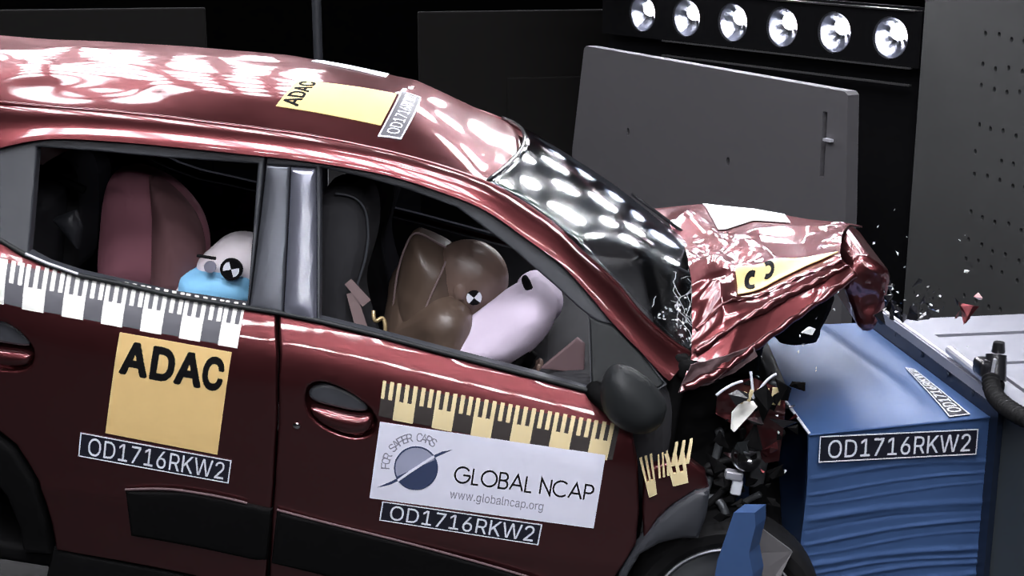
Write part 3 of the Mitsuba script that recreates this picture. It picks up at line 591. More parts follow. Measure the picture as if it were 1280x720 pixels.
# frames round the side windows
def both(key, mesh, mat, smooth=30):
    cput(key, mesh, mat, smooth); cput(key, mirrored(mesh), mat, smooth)
fr = Polygon(TR['frame_rear_out']).buffer(0).difference(Polygon(TR['rear_open']).buffer(0)); fr = max(getattr(fr, 'geoms', [fr]), key=lambda g: g.area)
ff = Polygon(TR['frame_front_out']).buffer(0).difference(Polygon(TR['front_open']).buffer(0)); ff = max(getattr(ff, 'geoms', [ff]), key=lambda g: g.area)
both('car__window_frame', panel(fr, .035, .006, .03, off=.004), 'trim_grey')
both('car__window_frame', panel(ff.difference(Polygon(TR['corner_panel']).buffer(0)), .035, .006, .03, off=.004), 'trim_grey')
cput('car__corner_panel', panel(TR['corner_panel'], .04, .006, .03, off=.008), 'trim_dark'); 
cput('car__pillar_cover', panel(TR['pillar_dark'], .03, .006, .03, off=.008, rise=lambda V, d: np.minimum(d, .02)*.25), 'pillar_tape')
cput('car__pillar_cover', panel(TR['pillar_light'], .03, .008, .02, off=.012, rise=lambda V, d: np.minimum(d, .03)*.35), 'silver_tape'); say('car__pillar_cover_001', 'silvery strip on the centre pillar')
bs = np.array([[x, beltz(x)] for x in np.linspace(-2.28, -.43, 60)])
cput('car__belt_seal', tube(np.c_[bs[:, 0], yS(bs[:, 0], bs[:, 1])-.008, bs[:, 1]+.004], .0065, 8), 'trim_dark', True)
bc = np.array([[x, beltz(x)+.004] for x in np.linspace(-1.995, -1.85, 10)])
cput('car__belt_trim', tube(np.c_[bc[:, 0], yS(bc[:, 0], bc[:, 1])-.014, bc[:, 1]+.004], .0045, 8), 'steel', True)
for o in ('rear_open', 'front_open'):
    w_ = panel(Polygon(TR[o]).buffer(.006), .004, 0, .06, off=-.012); cput('car__added_dark_pane', mirrored(w_), 'darkening_glass', False)  # tinted panes added to darken what shows through the far windows
# doors with sunk handles
def door(key, outline, hole, flap, lip):
    P = Polygon(outline).buffer(0).difference(Polygon(smooth_poly(hole, 2)).buffer(0))
    crease = lambda V, d: .006*np.exp(-((V[:, 1]-.46-.03*(V[:, 0]+1.3))/.03)**2)
    dk = cput(key, panel(P, .03, .007, .022, rise=crease), 'paint', 40)
    h = Polygon(smooth_poly(hole, 2)).buffer(.004); V, F, d = gridmesh(h, .008, (.002, .008)); s = np.clip(d/.028, 0, 1); dep = .042*(1-(1-s)**2)**.6
    y = yS(V[:, 0], V[:, 1])+.003+dep
    cput(dk+'__handle_recess', shell(V, F, np.c_[V[:, 0], y, V[:, 1]], np.c_[V[:, 0], y+.004, V[:, 1]]), 'paint', 50)
    fp = Polygon(smooth_poly(flap, 2)).buffer(0); V, F, d = gridmesh(fp, .01, (.002, .006)); e = np.clip(.006-d, 0, .006)
    y = yS(V[:, 0], V[:, 1])+.018+e*.6
    cput(dk+'__handle_flap', shell(V, F, np.c_[V[:, 0], y, V[:, 1]], np.c_[V[:, 0], y+.012, V[:, 1]]), 'trim_grey', 40)
    lp = Polygon(smooth_poly(lip, 2)).buffer(0); V, F, d = gridmesh(lp, .007, (.002, .006)); w = np.clip(d/d.max(), 0, 1); s = (1-(1-w)**2)**.5
    y = yS(V[:, 0], V[:, 1])+.012-.020*s
    cput(dk+'__handle', shell(V, F, np.c_[V[:, 0], y, V[:, 1]], np.c_[V[:, 0], y*0+yS(V[:, 0], V[:, 1])+.024, V[:, 1]]), 'paint', 50)
    return dk
rdoor = door('car__rear_door', TR['rear_door'], TR['handle_rear'], TR['flap_rear'], TR['lip_rear'])
fdoor = door('car__front_door', TR['front_door'], TR['handle_front'], TR['flap_front'], TR['lip_front'])
for k in (rdoor, fdoor): say(k+'__handle_flap', 'grey flap in the handle recess')
lx, lz = TR['lock'][0]; cput(fdoor+'__lock', tm(m3.Manifold.sphere(.011, 16).scale((1, .5, .9)).translate((lx, yS(lx, lz)-.001, lz))), 'chrome', True)
for key, o in (('car__rear_door', 'rear_door'), ('car__front_door', 'front_door')):
    cput(key, mirrored(panel(Polygon(TR[o]).buffer(0), .03, .007, .04)), 'paint', 40)
# inner linings so that the cabin stays dark
for o in ('rear_door', 'front_door'):
    pl = panel(Polygon(TR[o]).buffer(-.015), .03, 0, .05, off=-.05); both('car__door_lining', pl, 'cloth_black')
for o, kk in (('rear_cladding', rdoor), ('front_cladding', fdoor)):
    cput(kk+'__cladding', panel(TR[o], .02, .010, .025, off=.016), 'black')
hl = TR['rear_cladding']; hl2 = TR['front_cladding']
for P_, kk in ((hl[:3], rdoor), (hl2[:6], fdoor)):
    q = spl(P_[:-1] if len(P_) > 4 else P_, 24); cput(kk+'__trim_line', tube(np.c_[q[:, 0], yS(q[:, 0], q[:, 1])-.012, q[:, 1]+.003], .004, 6), 'inner_trim', True)
sill = np.array([[-1.86, .243], [-1.75, .236], [-1.6, .232], [-1.45, .226], [-1.2, .205], [-.9, .19], [-.45, .185], [-.42, .10], [-1.88, .10]])
sm = panel(sill, .08, .012, .04, off=-.006); both('car__sill', sm, 'black')
ar = panel(TR['arch_rear'], .05, .012, .02, off=.012); both('car__wheel_arch', ar, 'black')
af = panel(TR['arch_front'], .05, .012, .02, off=.012, rise=lambda V, d: np.minimum(d, .04)*.3); cput('car__wheel_arch', af, 'trim_grey')
fen = panel(TR['fender'], .03, .008, .015, off=.0, rise=lambda V, d: .010*(meshkit.fbm(np.c_[V*14, 0*V[:, :1]], 3, 2)-.5)); cput('car__fender', fen, 'paint'); cput('car__fender', mirrored(fen), 'paint')
# tail of the body, out of the frame
qp = Polygon([(-2.32, 1.155), (-2.95, 1.12), (-2.98, .55), (-2.70, .42), (-2.66, .52), (-2.55, .62), (-2.4, .66), (-2.268, .63)]); qm = panel(qp, .04, .008, .04)
both('car__rear_quarter', qm, 'paint'); 
both('car__rear_quarter_cover', panel(Polygon([(-2.2, 1.13), (-2.2, 1.34), (-2.6, 1.33), (-2.9, 1.22), (-2.95, 1.125), (-2.33, 1.16)]), .04, .006, .04), 'trim_grey')
cput('car__tailgate', cat(rbox((.06, 1.30, .62), .03, (-2.98, WID/2, .80)), rbox((.05, 1.15, .42), .03, (-2.99, WID/2, 1.24))), 'paint'); cput('car__rear_bumper', rbox((.14, 1.5, .26), .06, (-3.0, WID/2, .42)), 'trim_grey')
cput('car__floor_pan', cat(rbox((2.7, 1.44, .06), .02, (-1.45, WID/2, .20))), 'black'); cput('car__firewall', rbox((.06, 1.38, .72), .02, (-.26, WID/2, .60)), 'black')
# wheels
def wheel(x, z, y, mir=False):
    k = numbered('car__wheel'); sgn = 1
    ty = lathe([(.215, .0), (.235, -.012), (.262, -.012), (.278, .008), (.283, .04), (.283, .12), (.275, .155), (.22, .16)], 48)
    rim = lathe([(.0, .022), (.06, .018), (.12, .012), (.16, .006), (.196, .010), (.206, -.006), (.214, -.010), (.216, .004), (.216, .06), (.20, .07), (.0, .08)], 48)
    R_ = lambda m: trimesh.Trimesh(np.c_[x+m.vertices[:, 0], (y+m.vertices[:, 2]), z+m.vertices[:, 1]], m.faces[:, ::-1], process=False)
    ta, ri = R_(ty), R_(rim)
    if mir: ta, ri = mirrored(ta), mirrored(ri)
    scene[k] = mikit.ply(carm(ta), 'rubber', smooth=30); scene[k+'__rim'] = mikit.ply(carm(ri), 'steel_dark', smooth=30)
    b = tube(np.c_[arc(x, z, .213, .213, 0, 360, 60)[:, 0], np.full(60, y-.010), arc(x, z, .213, .213, 0, 360, 60)[:, 1]], .0035, 6)
    scene[k+'__rim_edge'] = mikit.ply(carm(mirrored(b) if mir else b), 'steel', smooth=True)
wx, _, wz = TR['wheel_front'][0]
wheel(wx, wz, .06); wheel(wx, wz, .06, True); wheel(wx-2.42, wz-.02, .06); wheel(wx-2.42, wz-.02, .06, True)
# ------------------------------------------------------------------ stickers and measuring tapes on the side
my = quad_side(TR['yellow']); put('car__yellow_sticker', sheet(my, sbox(0, 0, 1, 1), .0005, .002), 'paper_yellow', False)
adac = unary_union([fit(affinity.scale(text_poly(c, True).buffer(.035, join_style=2), .62, 1), u0, .065, u1, .385) for c, u0, u1 in (('A', .045, .295), ('D', .315, .525), ('A', .53, .775), ('C', .775, .96))])
put('car__yellow_sticker__lettering', sheet(my, adac, .0015, .003), 'ink', False); say('car__yellow_sticker', 'yellow sticker with black letters ADAC')
id_label('car__id_label', quad_side(TR['id_rear'])); say('car__id_label', 'dark label with white code below the yellow sticker')
mn = quad_side(TR['ncap']); put('car__white_sticker', sheet(mn, sbox(0, 0, 1, 1), .0008, .0028), 'paper_white', False); say('car__white_sticker', 'large white sticker with a globe emblem and the words GLOBAL NCAP')
AS = 2.95   # width of the white sticker over its height
def unsq(p): return affinity.scale(p, 1/AS, 1, origin=(0, 0))
cx, cy, cr_ = .185*AS, .52, .285
gl = Point(cx, cy).buffer(cr_, 24)
low = gl.intersection(affinity.rotate(sbox(cx-1, cy+.0, cx+1, cy+1), -32, origin=(cx, cy)))
put('car__white_sticker__globe', sheet(mn, unsq(gl), .0024, .0036), 'ink_pale', False)
put('car__white_sticker__globe_shade', sheet(mn, unsq(low), .0034, .0042), 'ink_blue', False)
rim_ = unsq(gl.difference(Point(cx, cy).buffer(cr_-.018, 24))); put('car__white_sticker__globe_rim', sheet(mn, rim_, .0034, .0046), 'ink_blue', False)
def spin(g): return affinity.rotate(g, -33, origin=(cx, cy))
band = spin(LineString([(cx-.30, cy+.05), (cx-.1, cy+.012), (cx+.12, cy-.02), (cx+.30, cy-.045)]).buffer(.016))
put('car__white_sticker__ring_band', sheet(mn, unsq(band.intersection(gl)), .004, .005), 'paper_white', False)
tails = unary_union([spin(Polygon([(cx+.27, cy-.055), (cx+.40, cy-.052), (cx+.53, cy-.018), (cx+.40, cy-.020), (cx+.28, cy-.02)])), spin(Polygon([(cx-.27, cy+.055), (cx-.40, cy+.055), (cx-.56, cy+.018), (cx-.40, cy+.022), (cx-.28, cy+.02)]))]).difference(gl)
put('car__white_sticker__ring', sheet(mn, unsq(tails), .0024, .0036), 'ink_blue', False)
arcs = []
word = 'FOR SAFER CARS'; th = np.linspace(176, 296, len(word))
for c, a in zip(word, th):
    if c == ' ': continue
    g = fit(text_poly(c, False), -.038, -.055, .038, .055); g = affinity.rotate(g, a+90, origin=(0, 0)); r_ = .40
    arcs.append(affinity.translate(g, cx+r_*math.cos(math.radians(a)), cy+r_*math.sin(math.radians(a))))
put('car__white_sticker__motto', sheet(mn, unsq(unary_union(arcs)), .0024, .0036), 'ink_grey', False)
put('car__white_sticker__lettering', sheet(mn, fit(geo_text('GLOBAL NCAP', .11), .355, .385, .975, .665), .0024, .0036), 'ink', False)
put('car__white_sticker__web_address', sheet(mn, fit(text_poly('www.globalncap.org'), .35, .735, .765, .885), .0024, .0034), 'ink_grey', False)
id_label('car__id_label', quad_side(TR['id_front'])); 
# second label got its own key: copy its parts under it
say('car__id_label_001', 'dark label with white code below the white sticker')
def tape_map(top, bot):
    top, bot = np.asarray(top), np.asarray(bot)
    def arcl(P): s = np.r_[0, np.cumsum(np.linalg.norm(np.diff(P, axis=0), axis=1))]; return s/s[-1]
    a, b = arcl(top), arcl(bot)
    def f(u, v, d):
        u, v, d = np.broadcast_arrays(*(np.asarray(q, float) for q in (u, v, d)))
        p = np.stack([np.interp(u, a, top[:, k])*(1-v)+np.interp(u, b, bot[:, k])*v for k in (0, 1)], -1)
        return world(np.stack([p[..., 0], yS(p[..., 0], p[..., 1])-d, p[..., 1]], -1))
    return f
def tape(key, mp, px0, px1, start, period, lw, marks, base, light, tip=.12):
    put(key, sheet(mp, sbox(0, tip*.6, 1, .97), .0006, .0016, .03), base, False)
    U = lambda p: (p-px0)/(px1-px0)
    def bar(a, b, v0, v1): return sbox(U(a), v0, U(b), v1)
    for kind, p in marks:
        if kind == 'L':
            w = lw/5; g = unary_union([bar(p, p+lw, .48, 1.0), bar(p, p+w, 0, .5), bar(p+2*w, p+3*w, 0, .5), bar(p+4*w, p+5*w, 0, .5)])
        elif kind == 'D':
            w = lw/5; g = unary_union([bar(p+w, p+2*w, 0, .48), bar(p+3*w-.3, p+4*w-.3, 0, .48)])
        elif kind == 'F': g = bar(p, p+lw, 0, 1)
        elif kind == 'T': g = bar(p, p+lw/5, -.1, .55)
        g = g.intersection(sbox(0, -.2, 1, 1.2))
        if g.is_empty: continue
        for q in getattr(g, 'geoms', [g]):
            if q.geom_type == 'Polygon' and q.area > 1e-6: put(key+'__light_mark', sheet(mp, q, .0012, .0026, .03), light, False)
mk = [('F', -17), ]
for i in range(6): mk += [('D', 10+50*i-1), ('L', 33+49.8*i)]
mk = [m for m in mk if m[1] < 300]
tape('car__measuring_tape', tape_map(TR['tape_rear_top'], TR['tape_rear_bot']), -40, 307, 0, 50, 27, mk, 'tape_grey', 'tape_white'); say('car__measuring_tape', 'white and grey comb scale tape along the rear door top')
mk = []
for i in range(7): mk += [('D', 477-5+49.2*i+1), ('L', 497+49.2*i)]
tape('car__measuring_tape', tape_map(TR['tape_front_top'], TR['tape_front_bot']), 479, 775, 0, 49, 25.5, [m for m in mk if m[1] < 760], 'tape_dark', 'tape_yellow'); say('car__measuring_tape_001', 'yellow and black comb scale tape on the front door')
# the scale's torn rest on the fender
for nm in ('fender_mark_a', 'fender_mark_b', 'fender_mark_c', 'fender_mark_d'):
    mp = quad_side(TR[nm]); g = unary_union([sbox(0, .42, 1, 1)]+[sbox(a, -.5, a+.2, .45) for a in (0, .40, .80)])
    if nm[-1] in 'cd': g = unary_union([Polygon([(a+.25, -.2), (a+.40, -.2), (a+.2, 1), (a, 1)]) for a in (0, .38, .76)])
    put('car__fender__scale_rest', sheet(mp, g, .002, .012, .2), 'tape_yellow', False)
# ------------------------------------------------------------------ wing mirror
mo = smooth_poly(TR['mirror_out'], 2)
cput('car__wing_mirror', pillow(mo, -.03, .07, .05, .015), 'trim_dark', 50)
cput('car__wing_mirror__arm', tm(m3.Manifold.batch_hull([m3.Manifold.sphere(.03, 12).translate((-.43, .06, .96)), m3.Manifold.sphere(.025, 12).translate((-.36, -.02, .93))])), 'black', 50)
# ------------------------------------------------------------------ crumpled bonnet
H = TR['hood']
def hoodP(u, v, crum=1.):
    """u 0 tail .. 1 nose, v 0 folded flange .. 1 far edge"""
    u, v = np.broadcast_arrays(np.asarray(u, float), np.asarray(v, float)); nv, nu = H.shape[:2]
    a, b = np.clip(u, 0, 1)*(nu-1), np.clip(v, 0, 1)*(nv-1); i = np.minimum(a.astype(int), nu-2); j = np.minimum(b.astype(int), nv-2); fa, fb = (a-i)[..., None], (b-j)[..., None]
    p = H[j, i]*(1-fa)*(1-fb)+H[j, i+1]*fa*(1-fb)+H[j+1, i]*(1-fa)*fb+H[j+1, i+1]*fa*fb
    q = np.stack([u*2.6, v*5.5, 0*u], -1); r1 = 1-np.abs(2*meshkit.noise(q, 21)-1)*1.7; r2 = meshkit.noise(q*2.3+3.1, 9)-.5
    mid = np.exp(-((u-.22)/.30)**2-((v-.48)/.26)**2)+.35*np.exp(-((u-.95)/.10)**2-((v-.75)/.25)**2)+.10+.45*np.exp(-((u-.15)/.2)**2-((v-.85)/.12)**2)
    mid = mid*np.interp(v, [0, .14, .20, 1], [.25, .25, 1, 1])
    k = crum*mid*(.044*r1+.034*r2)
    k2 = .006*np.sin(b*2.2+3*u)*np.interp(v, [0, .2, .8, 1], [.2, 1, 1, .6])*np.interp(u, [0, .6, 1], [1, .6, .3])
    d = np.stack([-.35*k, -.25*k, k+k2], -1)
    return p+d
cput('car__bonnet', grid_shell(lambda u, v: hoodP(u, .16+.84*v), 110, 130, (.003, .004, -.006), flip=True), 'paint', 25)
cput('car__bonnet__folded_flange', grid_shell(lambda u, v: hoodP(u, .165*v), 90, 26, (.003, .004, -.006), flip=True), 'paint', 25); say('car__bonnet__folded_flange', 'dull dark red folded edge')
def hood_map(u0, u1, v0, v1, n=.004):
    """sheet laid on the bonnet: u of the sheet runs to the nose, its v down to the near edge"""
    def f(u, v, d):
        u, v, d = np.broadcast_arrays(*(np.asarray(a, float) for a in (u, v, d)))
        U, V = u0+(u1-u0)*u, v1+(v0-v1)*v; p = hoodP(U, V); e = 1e-3
        nn = np.cross(hoodP(U+e, V)-p, hoodP(U, V+e)-p); nn /= np.linalg.norm(nn, axis=-1, keepdims=True)+1e-12; nn = np.where(nn[..., 2:] < 0, -nn, nn)
        return world(p+nn*(d[..., None]+.002))
    return f
mw = hood_map(.24, .66, .74, .985); put('car__bonnet__white_sticker', sheet(mw, Polygon([(.0, 0), (.96, .0), (1, .52), (.55, .56), (.16, .98), (.06, 1.0)]), .001, .004, .025), 'paper_bright', 30); say('car__bonnet__white_sticker', 'crumpled white sticker')
mh = hood_map(.26, .99, .335, .50); put('car__bonnet__yellow_sticker', sheet(mh, Polygon([(0, .12), (1, .0), (.93, .42), (.5, .75), (.02, 1)]), .001, .004, .03), 'paper_yellow', 30); say('car__bonnet__yellow_sticker', 'folded yellow sticker with rests of black letters')
l1 = LineString(arc(.13, .50, .055, .26, 60, 300, 14)).buffer(.016); l1 = affinity.scale(LineString(arc(.0, 0, 1, 1, 60, 300, 14)).buffer(.36, cap_style=2), .05, .2, origin=(0, 0)); l2 = affinity.scale(LineString(arc(0, 0, 1, 1, -120, 130, 14)).buffer(.36, cap_style=2), .045, .19, origin=(0, 0))
put('car__bonnet__lettering', sheet(mh, unary_union([affinity.translate(l1, .14, .56), affinity.translate(l2, .29, .36)]), .004, .0065, .02), 'ink', 30)
# folded white-edged creases of the flange
for v0, am in ((.166, .011), (.012, .012), (.30, .006)):
    uu = np.linspace(.02, .99, 60); q = hoodP(uu, np.full(60, v0)); q = q+np.c_[0*uu, -.004+0*uu, .003*np.sin(uu*60)]
    cput('car__bonnet__crease', tube(q+.006*(meshkit.fbm(np.c_[uu*30, 0*uu+v0*50, 0*uu], 3, 5)-.5)[:, None], am*(.35+.9*meshkit.noise(np.c_[uu*14, 0*uu+v0*90, 0*uu], 3)), 9), 'paint', True)
npz = TR['nose']
nP = np.array([[p[0], p[2]] for p in npz]); nm_ = slab(smooth_poly(nP, 2), .62, 1.1, .03, .012); nv_ = nm_.vertices; nv_ += .05*(meshkit.fbm(nv_*np.array([12, 6, 12]), 3, 31)-.5)[:, None]*np.array([.6, 1, .6])
cput('car__nose_panel', nm_, 'paint', 30); say('car__nose_panel', 'torn dark red front end bent over the barrier')
# grey torn fender top
gp = TR['grey_fender']; V, F, d = gridmesh(Polygon(gp[:, [0, 2]]).buffer(0), .008, (.002,))
yb = .05+.10*(V[:, 0]-V[:, 0].min())/(np.ptp(V[:, 0])+1e-9)-.02*(V[:, 1]-1)+.03*(meshkit.fbm(np.c_[V*30, 0*V[:, :1]], 3, 4)-.5)
cput('car__torn_fender_edge', shell(V, F, np.c_[V[:, 0], yb, V[:, 1]], np.c_[V[:, 0], yb+.006, V[:, 1]]), 'inner_trim', 30)
fp_ = TR['front_piece']; V, F, d = gridmesh(Polygon(fp_[:, [0, 2]]).buffer(0), .01, (.002,))
yb = .13+.04*(meshkit.fbm(np.c_[V*16, 0*V[:, :1]], 3, 8)-.5)+.25*np.maximum(V[:, 0]-.02, 0)
cput('car__fender_fragment', shell(V, F, np.c_[V[:, 0], yb, V[:, 1]], np.c_[V[:, 0], yb+.006, V[:, 1]]), 'paint', 30)
def jag(poly, y, amp):
    V, F, d = gridmesh(Polygon(poly), .012, (.002,)); yb = y+amp*(meshkit.fbm(np.c_[V*13, 0*V[:, :1]], 4, 17)-.5)
    return shell(V, F, np.c_[V[:, 0], yb, V[:, 1]], np.c_[V[:, 0], yb+.01, V[:, 1]])
# what the crash laid bare between bonnet, wheel and barrier
cput('car__engine_block', cat(rbox((.30, .60, .42), .04, (-.04, .85, .72)), rbox((.16, .40, .16), .03, (.0, .70, 1.0)), tm(m3.Manifold.cylinder(.4, .09, .09, 24).rotate((90, 0, 0)).translate((-.05, 1.0, .9)))), 'black', 30)
cput('car__inner_wing', jag([(-.27, .62), (-.27, 1.0), (-.12, 1.02), (-.06, .98), (.0, 1.0), (.03, .93), (.015, .86), (.05, .80), (.02, .70), (.04, .62)], .20, .05), 'black', 30)
cput('car__cowl', cat(rbox((.12, 1.40, .06), .02, (-.16, WID/2, 1.045)), rbox((.05, 1.36, .30), .015, (-.21, WID/2, .93))), 'black', 30)
cput('car__radiator', rbox((.05, .7, .36), .01, (.16, .95, .72)), 'steel_dark', 30)
cput('car__bumper_beam', tm(m3.Manifold.batch_hull([m3.Manifold.sphere(.05, 12).translate((.16, .30, .52)), m3.Manifold.sphere(.05, 12).translate((.30, 1.45, .50))])), 'black', 30)
hr = np.random.default_rng(5)
for i in range(7):
    y0 = .12+.10*hr.random(); p0 = np.array([-.06+.16*hr.random(), y0, .98-.06*i]); pts = [p0]
    for j in range(4): pts.append(pts[-1]+np.array([hr.normal(.01, .05), hr.normal(.01, .02), hr.normal(-.05, .04)]))
    cput('car__hose', tube(smooth_path(pts, 22), .006+.008*hr.random(), 7), ('rubber', 'black', 'steel_dark')[i % 3], True)
for i, (q0, q1, q2) in enumerate([((-.02, .11, 1.07), (-.005, .105, 1.02), (.005, .11, .985)), ((.05, .11, 1.075), (.02, .105, 1.04), (.008, .11, .985)), ((-.105, .07, 1.0), (-.075, .075, 1.03), (-.04, .09, 1.045))]):
    cput('car__wire', tube(smooth_path([q0, q1, q2], 14), .0042, 6), 'letter_white', True)
# smashed headlamp: bent reflector shells, a bulb holder and a splintered lens
hx, hy, hz = TR['headlamp'][0]
def shellbit(c, r, sc, rot, mat, key, a=1.5):
    prof = [(.002, 0)]+[(r*math.sin(t), r*(1-math.cos(t))) for t in np.linspace(.15, a, 9)]; m = lathe(prof+[(p[0]*.96, p[1]+.004) for p in prof[::-1]], 18)
    m.apply_scale(sc); v = m.vertices; v += .006*(meshkit.fbm(v*60, 2, 3)-.5)[:, None]
    m.apply_transform(trimesh.transformations.euler_matrix(*rot)); m.apply_translation(c); return cput(key, m, mat, 30)
hk = shellbit((hx, hy, hz), .045, (1, .9, 1), (1.2, .3, .2), 'chrome', 'car__headlamp')
say(hk, 'smashed chrome headlamp reflector')
def sub(mesh, key, mat, sm=30):
    scene[key] = mikit.ply(carm(mesh), mat, smooth=sm)
sub(rbox((.05, .03, .026), .006, (hx-.01, hy-.02, hz-.05)), hk+'__bulb_holder', 'steel')
sub(rbox((.030, .02, .045), .006, (hx+.005, hy-.02, hz-.085)), hk+'__bracket', 'letter_white')
hr = np.random.default_rng(9)
for i in range(52):
    x = hx-.07+.19*hr.random(); z = hz+.24-.42*hr.random(); y = .02+.16*hr.random(); c = np.array([x, y, z]); s = .006+.020*hr.random()**2
    h = trimesh.convex.convex_hull(hr.normal(0, 1, (7, 3))*np.array([s, s*.5, s])); h.apply_translation(c)
    cput('car__broken_piece', h, ('black', 'black', 'trim_dark', 'paint', 'black_gloss', 'black')[int(hr.choice(6, p=[.36, .20, .06, .18, .17, .03]))], False)
# scale marks still sticking to the fender fragment, and its bright bent edge
for i, (x, z, w, hgt, r) in enumerate([(-.030, 1.000, .010, .036, .2), (-.012, 1.010, .010, .034, .1), (.008, 1.018, .010, .03, 0), (.030, 1.024, .010, .03, 0), (.058, 1.02, .026, .050, -.1)]):
    m = rbox((w, .004, hgt), .001, (0, 0, 0)); m.apply_transform(trimesh.transformations.rotation_matrix(r, [0, 1, 0])); m.apply_translation((x, .085, z)); cput('car__fender_fragment__scale_mark', m, 'tape_yellow', False)
m = trimesh.convex.convex_hull(np.array([[-.045, .09, .905], [-.035, .08, .90], [.012, .075, .985], [.0, .09, .995], [-.050, .10, .95], [-.03, .1, .985]])); cput('car__fender_fragment__bent_edge', m, 'tape_white', False)

ec = rbox((.30, .80, .17), .04, (.10, .92, 1.13)).subdivide_to_size(.03); ec.merge_vertices(); ec.vertices += (.07*(meshkit.fbm(ec.vertices*11, 3, 41)-.5))[:, None]*np.array([1, .6, 1]); cput('car__engine_cover', ec, 'black', 30)

# ------------------------------------------------------------------ cabin
seat = TR['seat']; sc = smooth_poly(seat, 2); cu = smooth_poly(TR['seat_cushion'], 2)
for y0, y1 in ((.26, .62), (.96, 1.32)):
    k = cput('car__front_seat', slab(sc, y0, y1, .05, .025), 'cloth_black', 40); cput(k+'__cushion', slab(cu, y0-.02, y1+.02, .05, .04), 'cloth_black', 40)
    e = np.vstack([sc[4*4-8:4*10], ]); q = np.c_[e[:, 0], np.full(len(e), y0+.012), e[:, 1]]; cput(k+'__piping', tube(q, .004, 6), 'trim_grey', True)
cput('car__rear_seat', cat(rbox((.14, 1.2, .62), .06, (-2.20, WID/2, .80)), rbox((.5, 1.2, .16), .06, (-1.98, WID/2, .50))), 'cloth_black', 40)
rh = smooth_poly(TR['rear_head'], 2); cput('car__rear_headrest', slab(rh, .85, 1.1, .04, .03), 'cloth_grey', 40)
cput('car__dashboard', cat(slab(smooth_poly(np.array([[-.62, .80], [-.60, .93], [-.50, .985], [-.34, .99], [-.20, 1.0], [-.19, .62], [-.50, .6]]), 2), .09, 1.49, .03, .05)), 'cloth_black', 40)
ct = TR['corner_trim']; cput('car__dashboard__end_panel', slab(ct, .155, .175, .004, .02), 'inner_trim', 30)
st = [np.array([-.66, .40, .90]), ]
a = np.linspace(0, 2*np.pi, 41); ring_ = np.c_[-.655+.075*np.sin(a), .42+.17*np.cos(a), .93+.165*np.sin(a)]
cput('car__steering_wheel', cat(tube(ring_, .014, 8), tube([[-.655, .42, .93], [-.45, .42, .80]], .03, 10), tube([[-.655, .26, .93], [-.655, .58, .93]], .016, 8)), 'black', True)
for (a_, b_) in ((TR['belt_a'], .030), (TR['belt_b'], .034)):
    P3 = np.c_[a_[:, 0], [.235, .225], a_[:, 1]]; d3 = P3[1]-P3[0]; n3 = np.cross(d3, [0, 1, 0]); n3 /= np.linalg.norm(n3)
    V = np.vstack([[P3[0]-n3*b_/2*.8, P3[0]+n3*b_/2*.8, P3[1]+n3*b_/2, P3[1]-n3*b_/2]]); m = shell(np.zeros((4, 2)), np.array([[0, 1, 2], [0, 2, 3]]), V, V+np.array([0, .004, 0])); cput('car__seat_belt', m, 'strap', False)
bx_, bz_ = TR['buckle'][0]; bq = smooth_path([[bx_-.03, .25, bz_+.03], [bx_-.015, .24, bz_+.005], [bx_, .25, bz_+.012], [bx_+.012, .24, bz_-.02], [bx_-.005, .25, bz_-.035]], 20); cput('car__seat_belt__tongue', tube(bq, .006, 7), 'gold', True)
rb2 = TR['rear_belt']; cput('car__rear_belt', tube(np.c_[np.linspace(rb2[0, 0], rb2[1, 0], 8), np.full(8, .6), np.linspace(rb2[0, 1], rb2[1, 1], 8)], .014, 6), 'black', True)
rc_ = TR['rear_clip']; cput('car__rear_belt__guide', pillow(rc_, .5, .03, .03, .01), 'trim_grey', 40)
cput('car__passenger_grab_handle', tube(smooth_path([[-1.02, 1.36, 1.37], [-1.0, 1.33, 1.35], [-.92, 1.33, 1.345], [-.90, 1.36, 1.365]], 12), .008, 6), 'trim_grey', True)
# crash-test dummy at the wheel: one continuous body, leaning into the airbag
def body(bones, J, h=.014, it=12):
    ms = [m3.Manifold.batch_hull([m3.Manifold.sphere(J[n][1], 20).translate(J[n][0]) for n in b]) for b in bones]
    m = m3.Manifold.batch_boolean(ms, m3.OpType.Add).refine_to_length(h); t = tm(m); t.merge_vertices(); trimesh.smoothing.filter_taubin(t, iterations=it); return t
hxx, hzz = TR['head'][0]; HY = .45
DX = .06
J = {'pelvis': ((-1.00, HY, .50), .13), 'waist': ((-1.00, HY, .66), .125), 'chest': ((-.965, HY, .86), .135), 'shl': ((-.93, HY+.17, 1.0), .062), 'shr': ((-.925, HY-.17, 1.0), .062),
     'neckb': ((-.93, HY, 1.02), .062), 'neckt': ((-.875, HY, 1.075), .056), 'elr': ((-.90, HY-.20, .78), .048), 'wrr': ((-.76, HY-.16, .86), .036), 'ell': ((-.84, HY+.24, .80), .048), 'wrl': ((-.68, HY+.16, .92), .036),
     'kr': ((-.56, HY-.13, .60), .07), 'kl': ((-.56, HY+.13, .60), .07), 'ar': ((-.36, HY-.13, .34), .05), 'al': ((-.36, HY+.13, .34), .05), 'hump': ((-1.005, HY+.05, 1.04), .10), 'tr': ((-.28, HY-.13, .32), .03), 'tl': ((-.28, HY+.13, .32), .03)}
J = {k: ((c[0]+DX, c[1], c[2]), r) for k, (c, r) in J.items()}
bones = [('pelvis', 'waist'), ('waist', 'chest'), ('chest', 'shl', 'shr', 'neckb'), ('chest', 'hump'), ('neckb', 'neckt'), ('shr', 'elr'), ('elr', 'wrr'), ('shl', 'ell'), ('ell', 'wrl'), ('pelvis', 'kr'), ('pelvis', 'kl'), ('kr', 'ar'), ('kl', 'al'), ('ar', 'tr'), ('al', 'tl')]
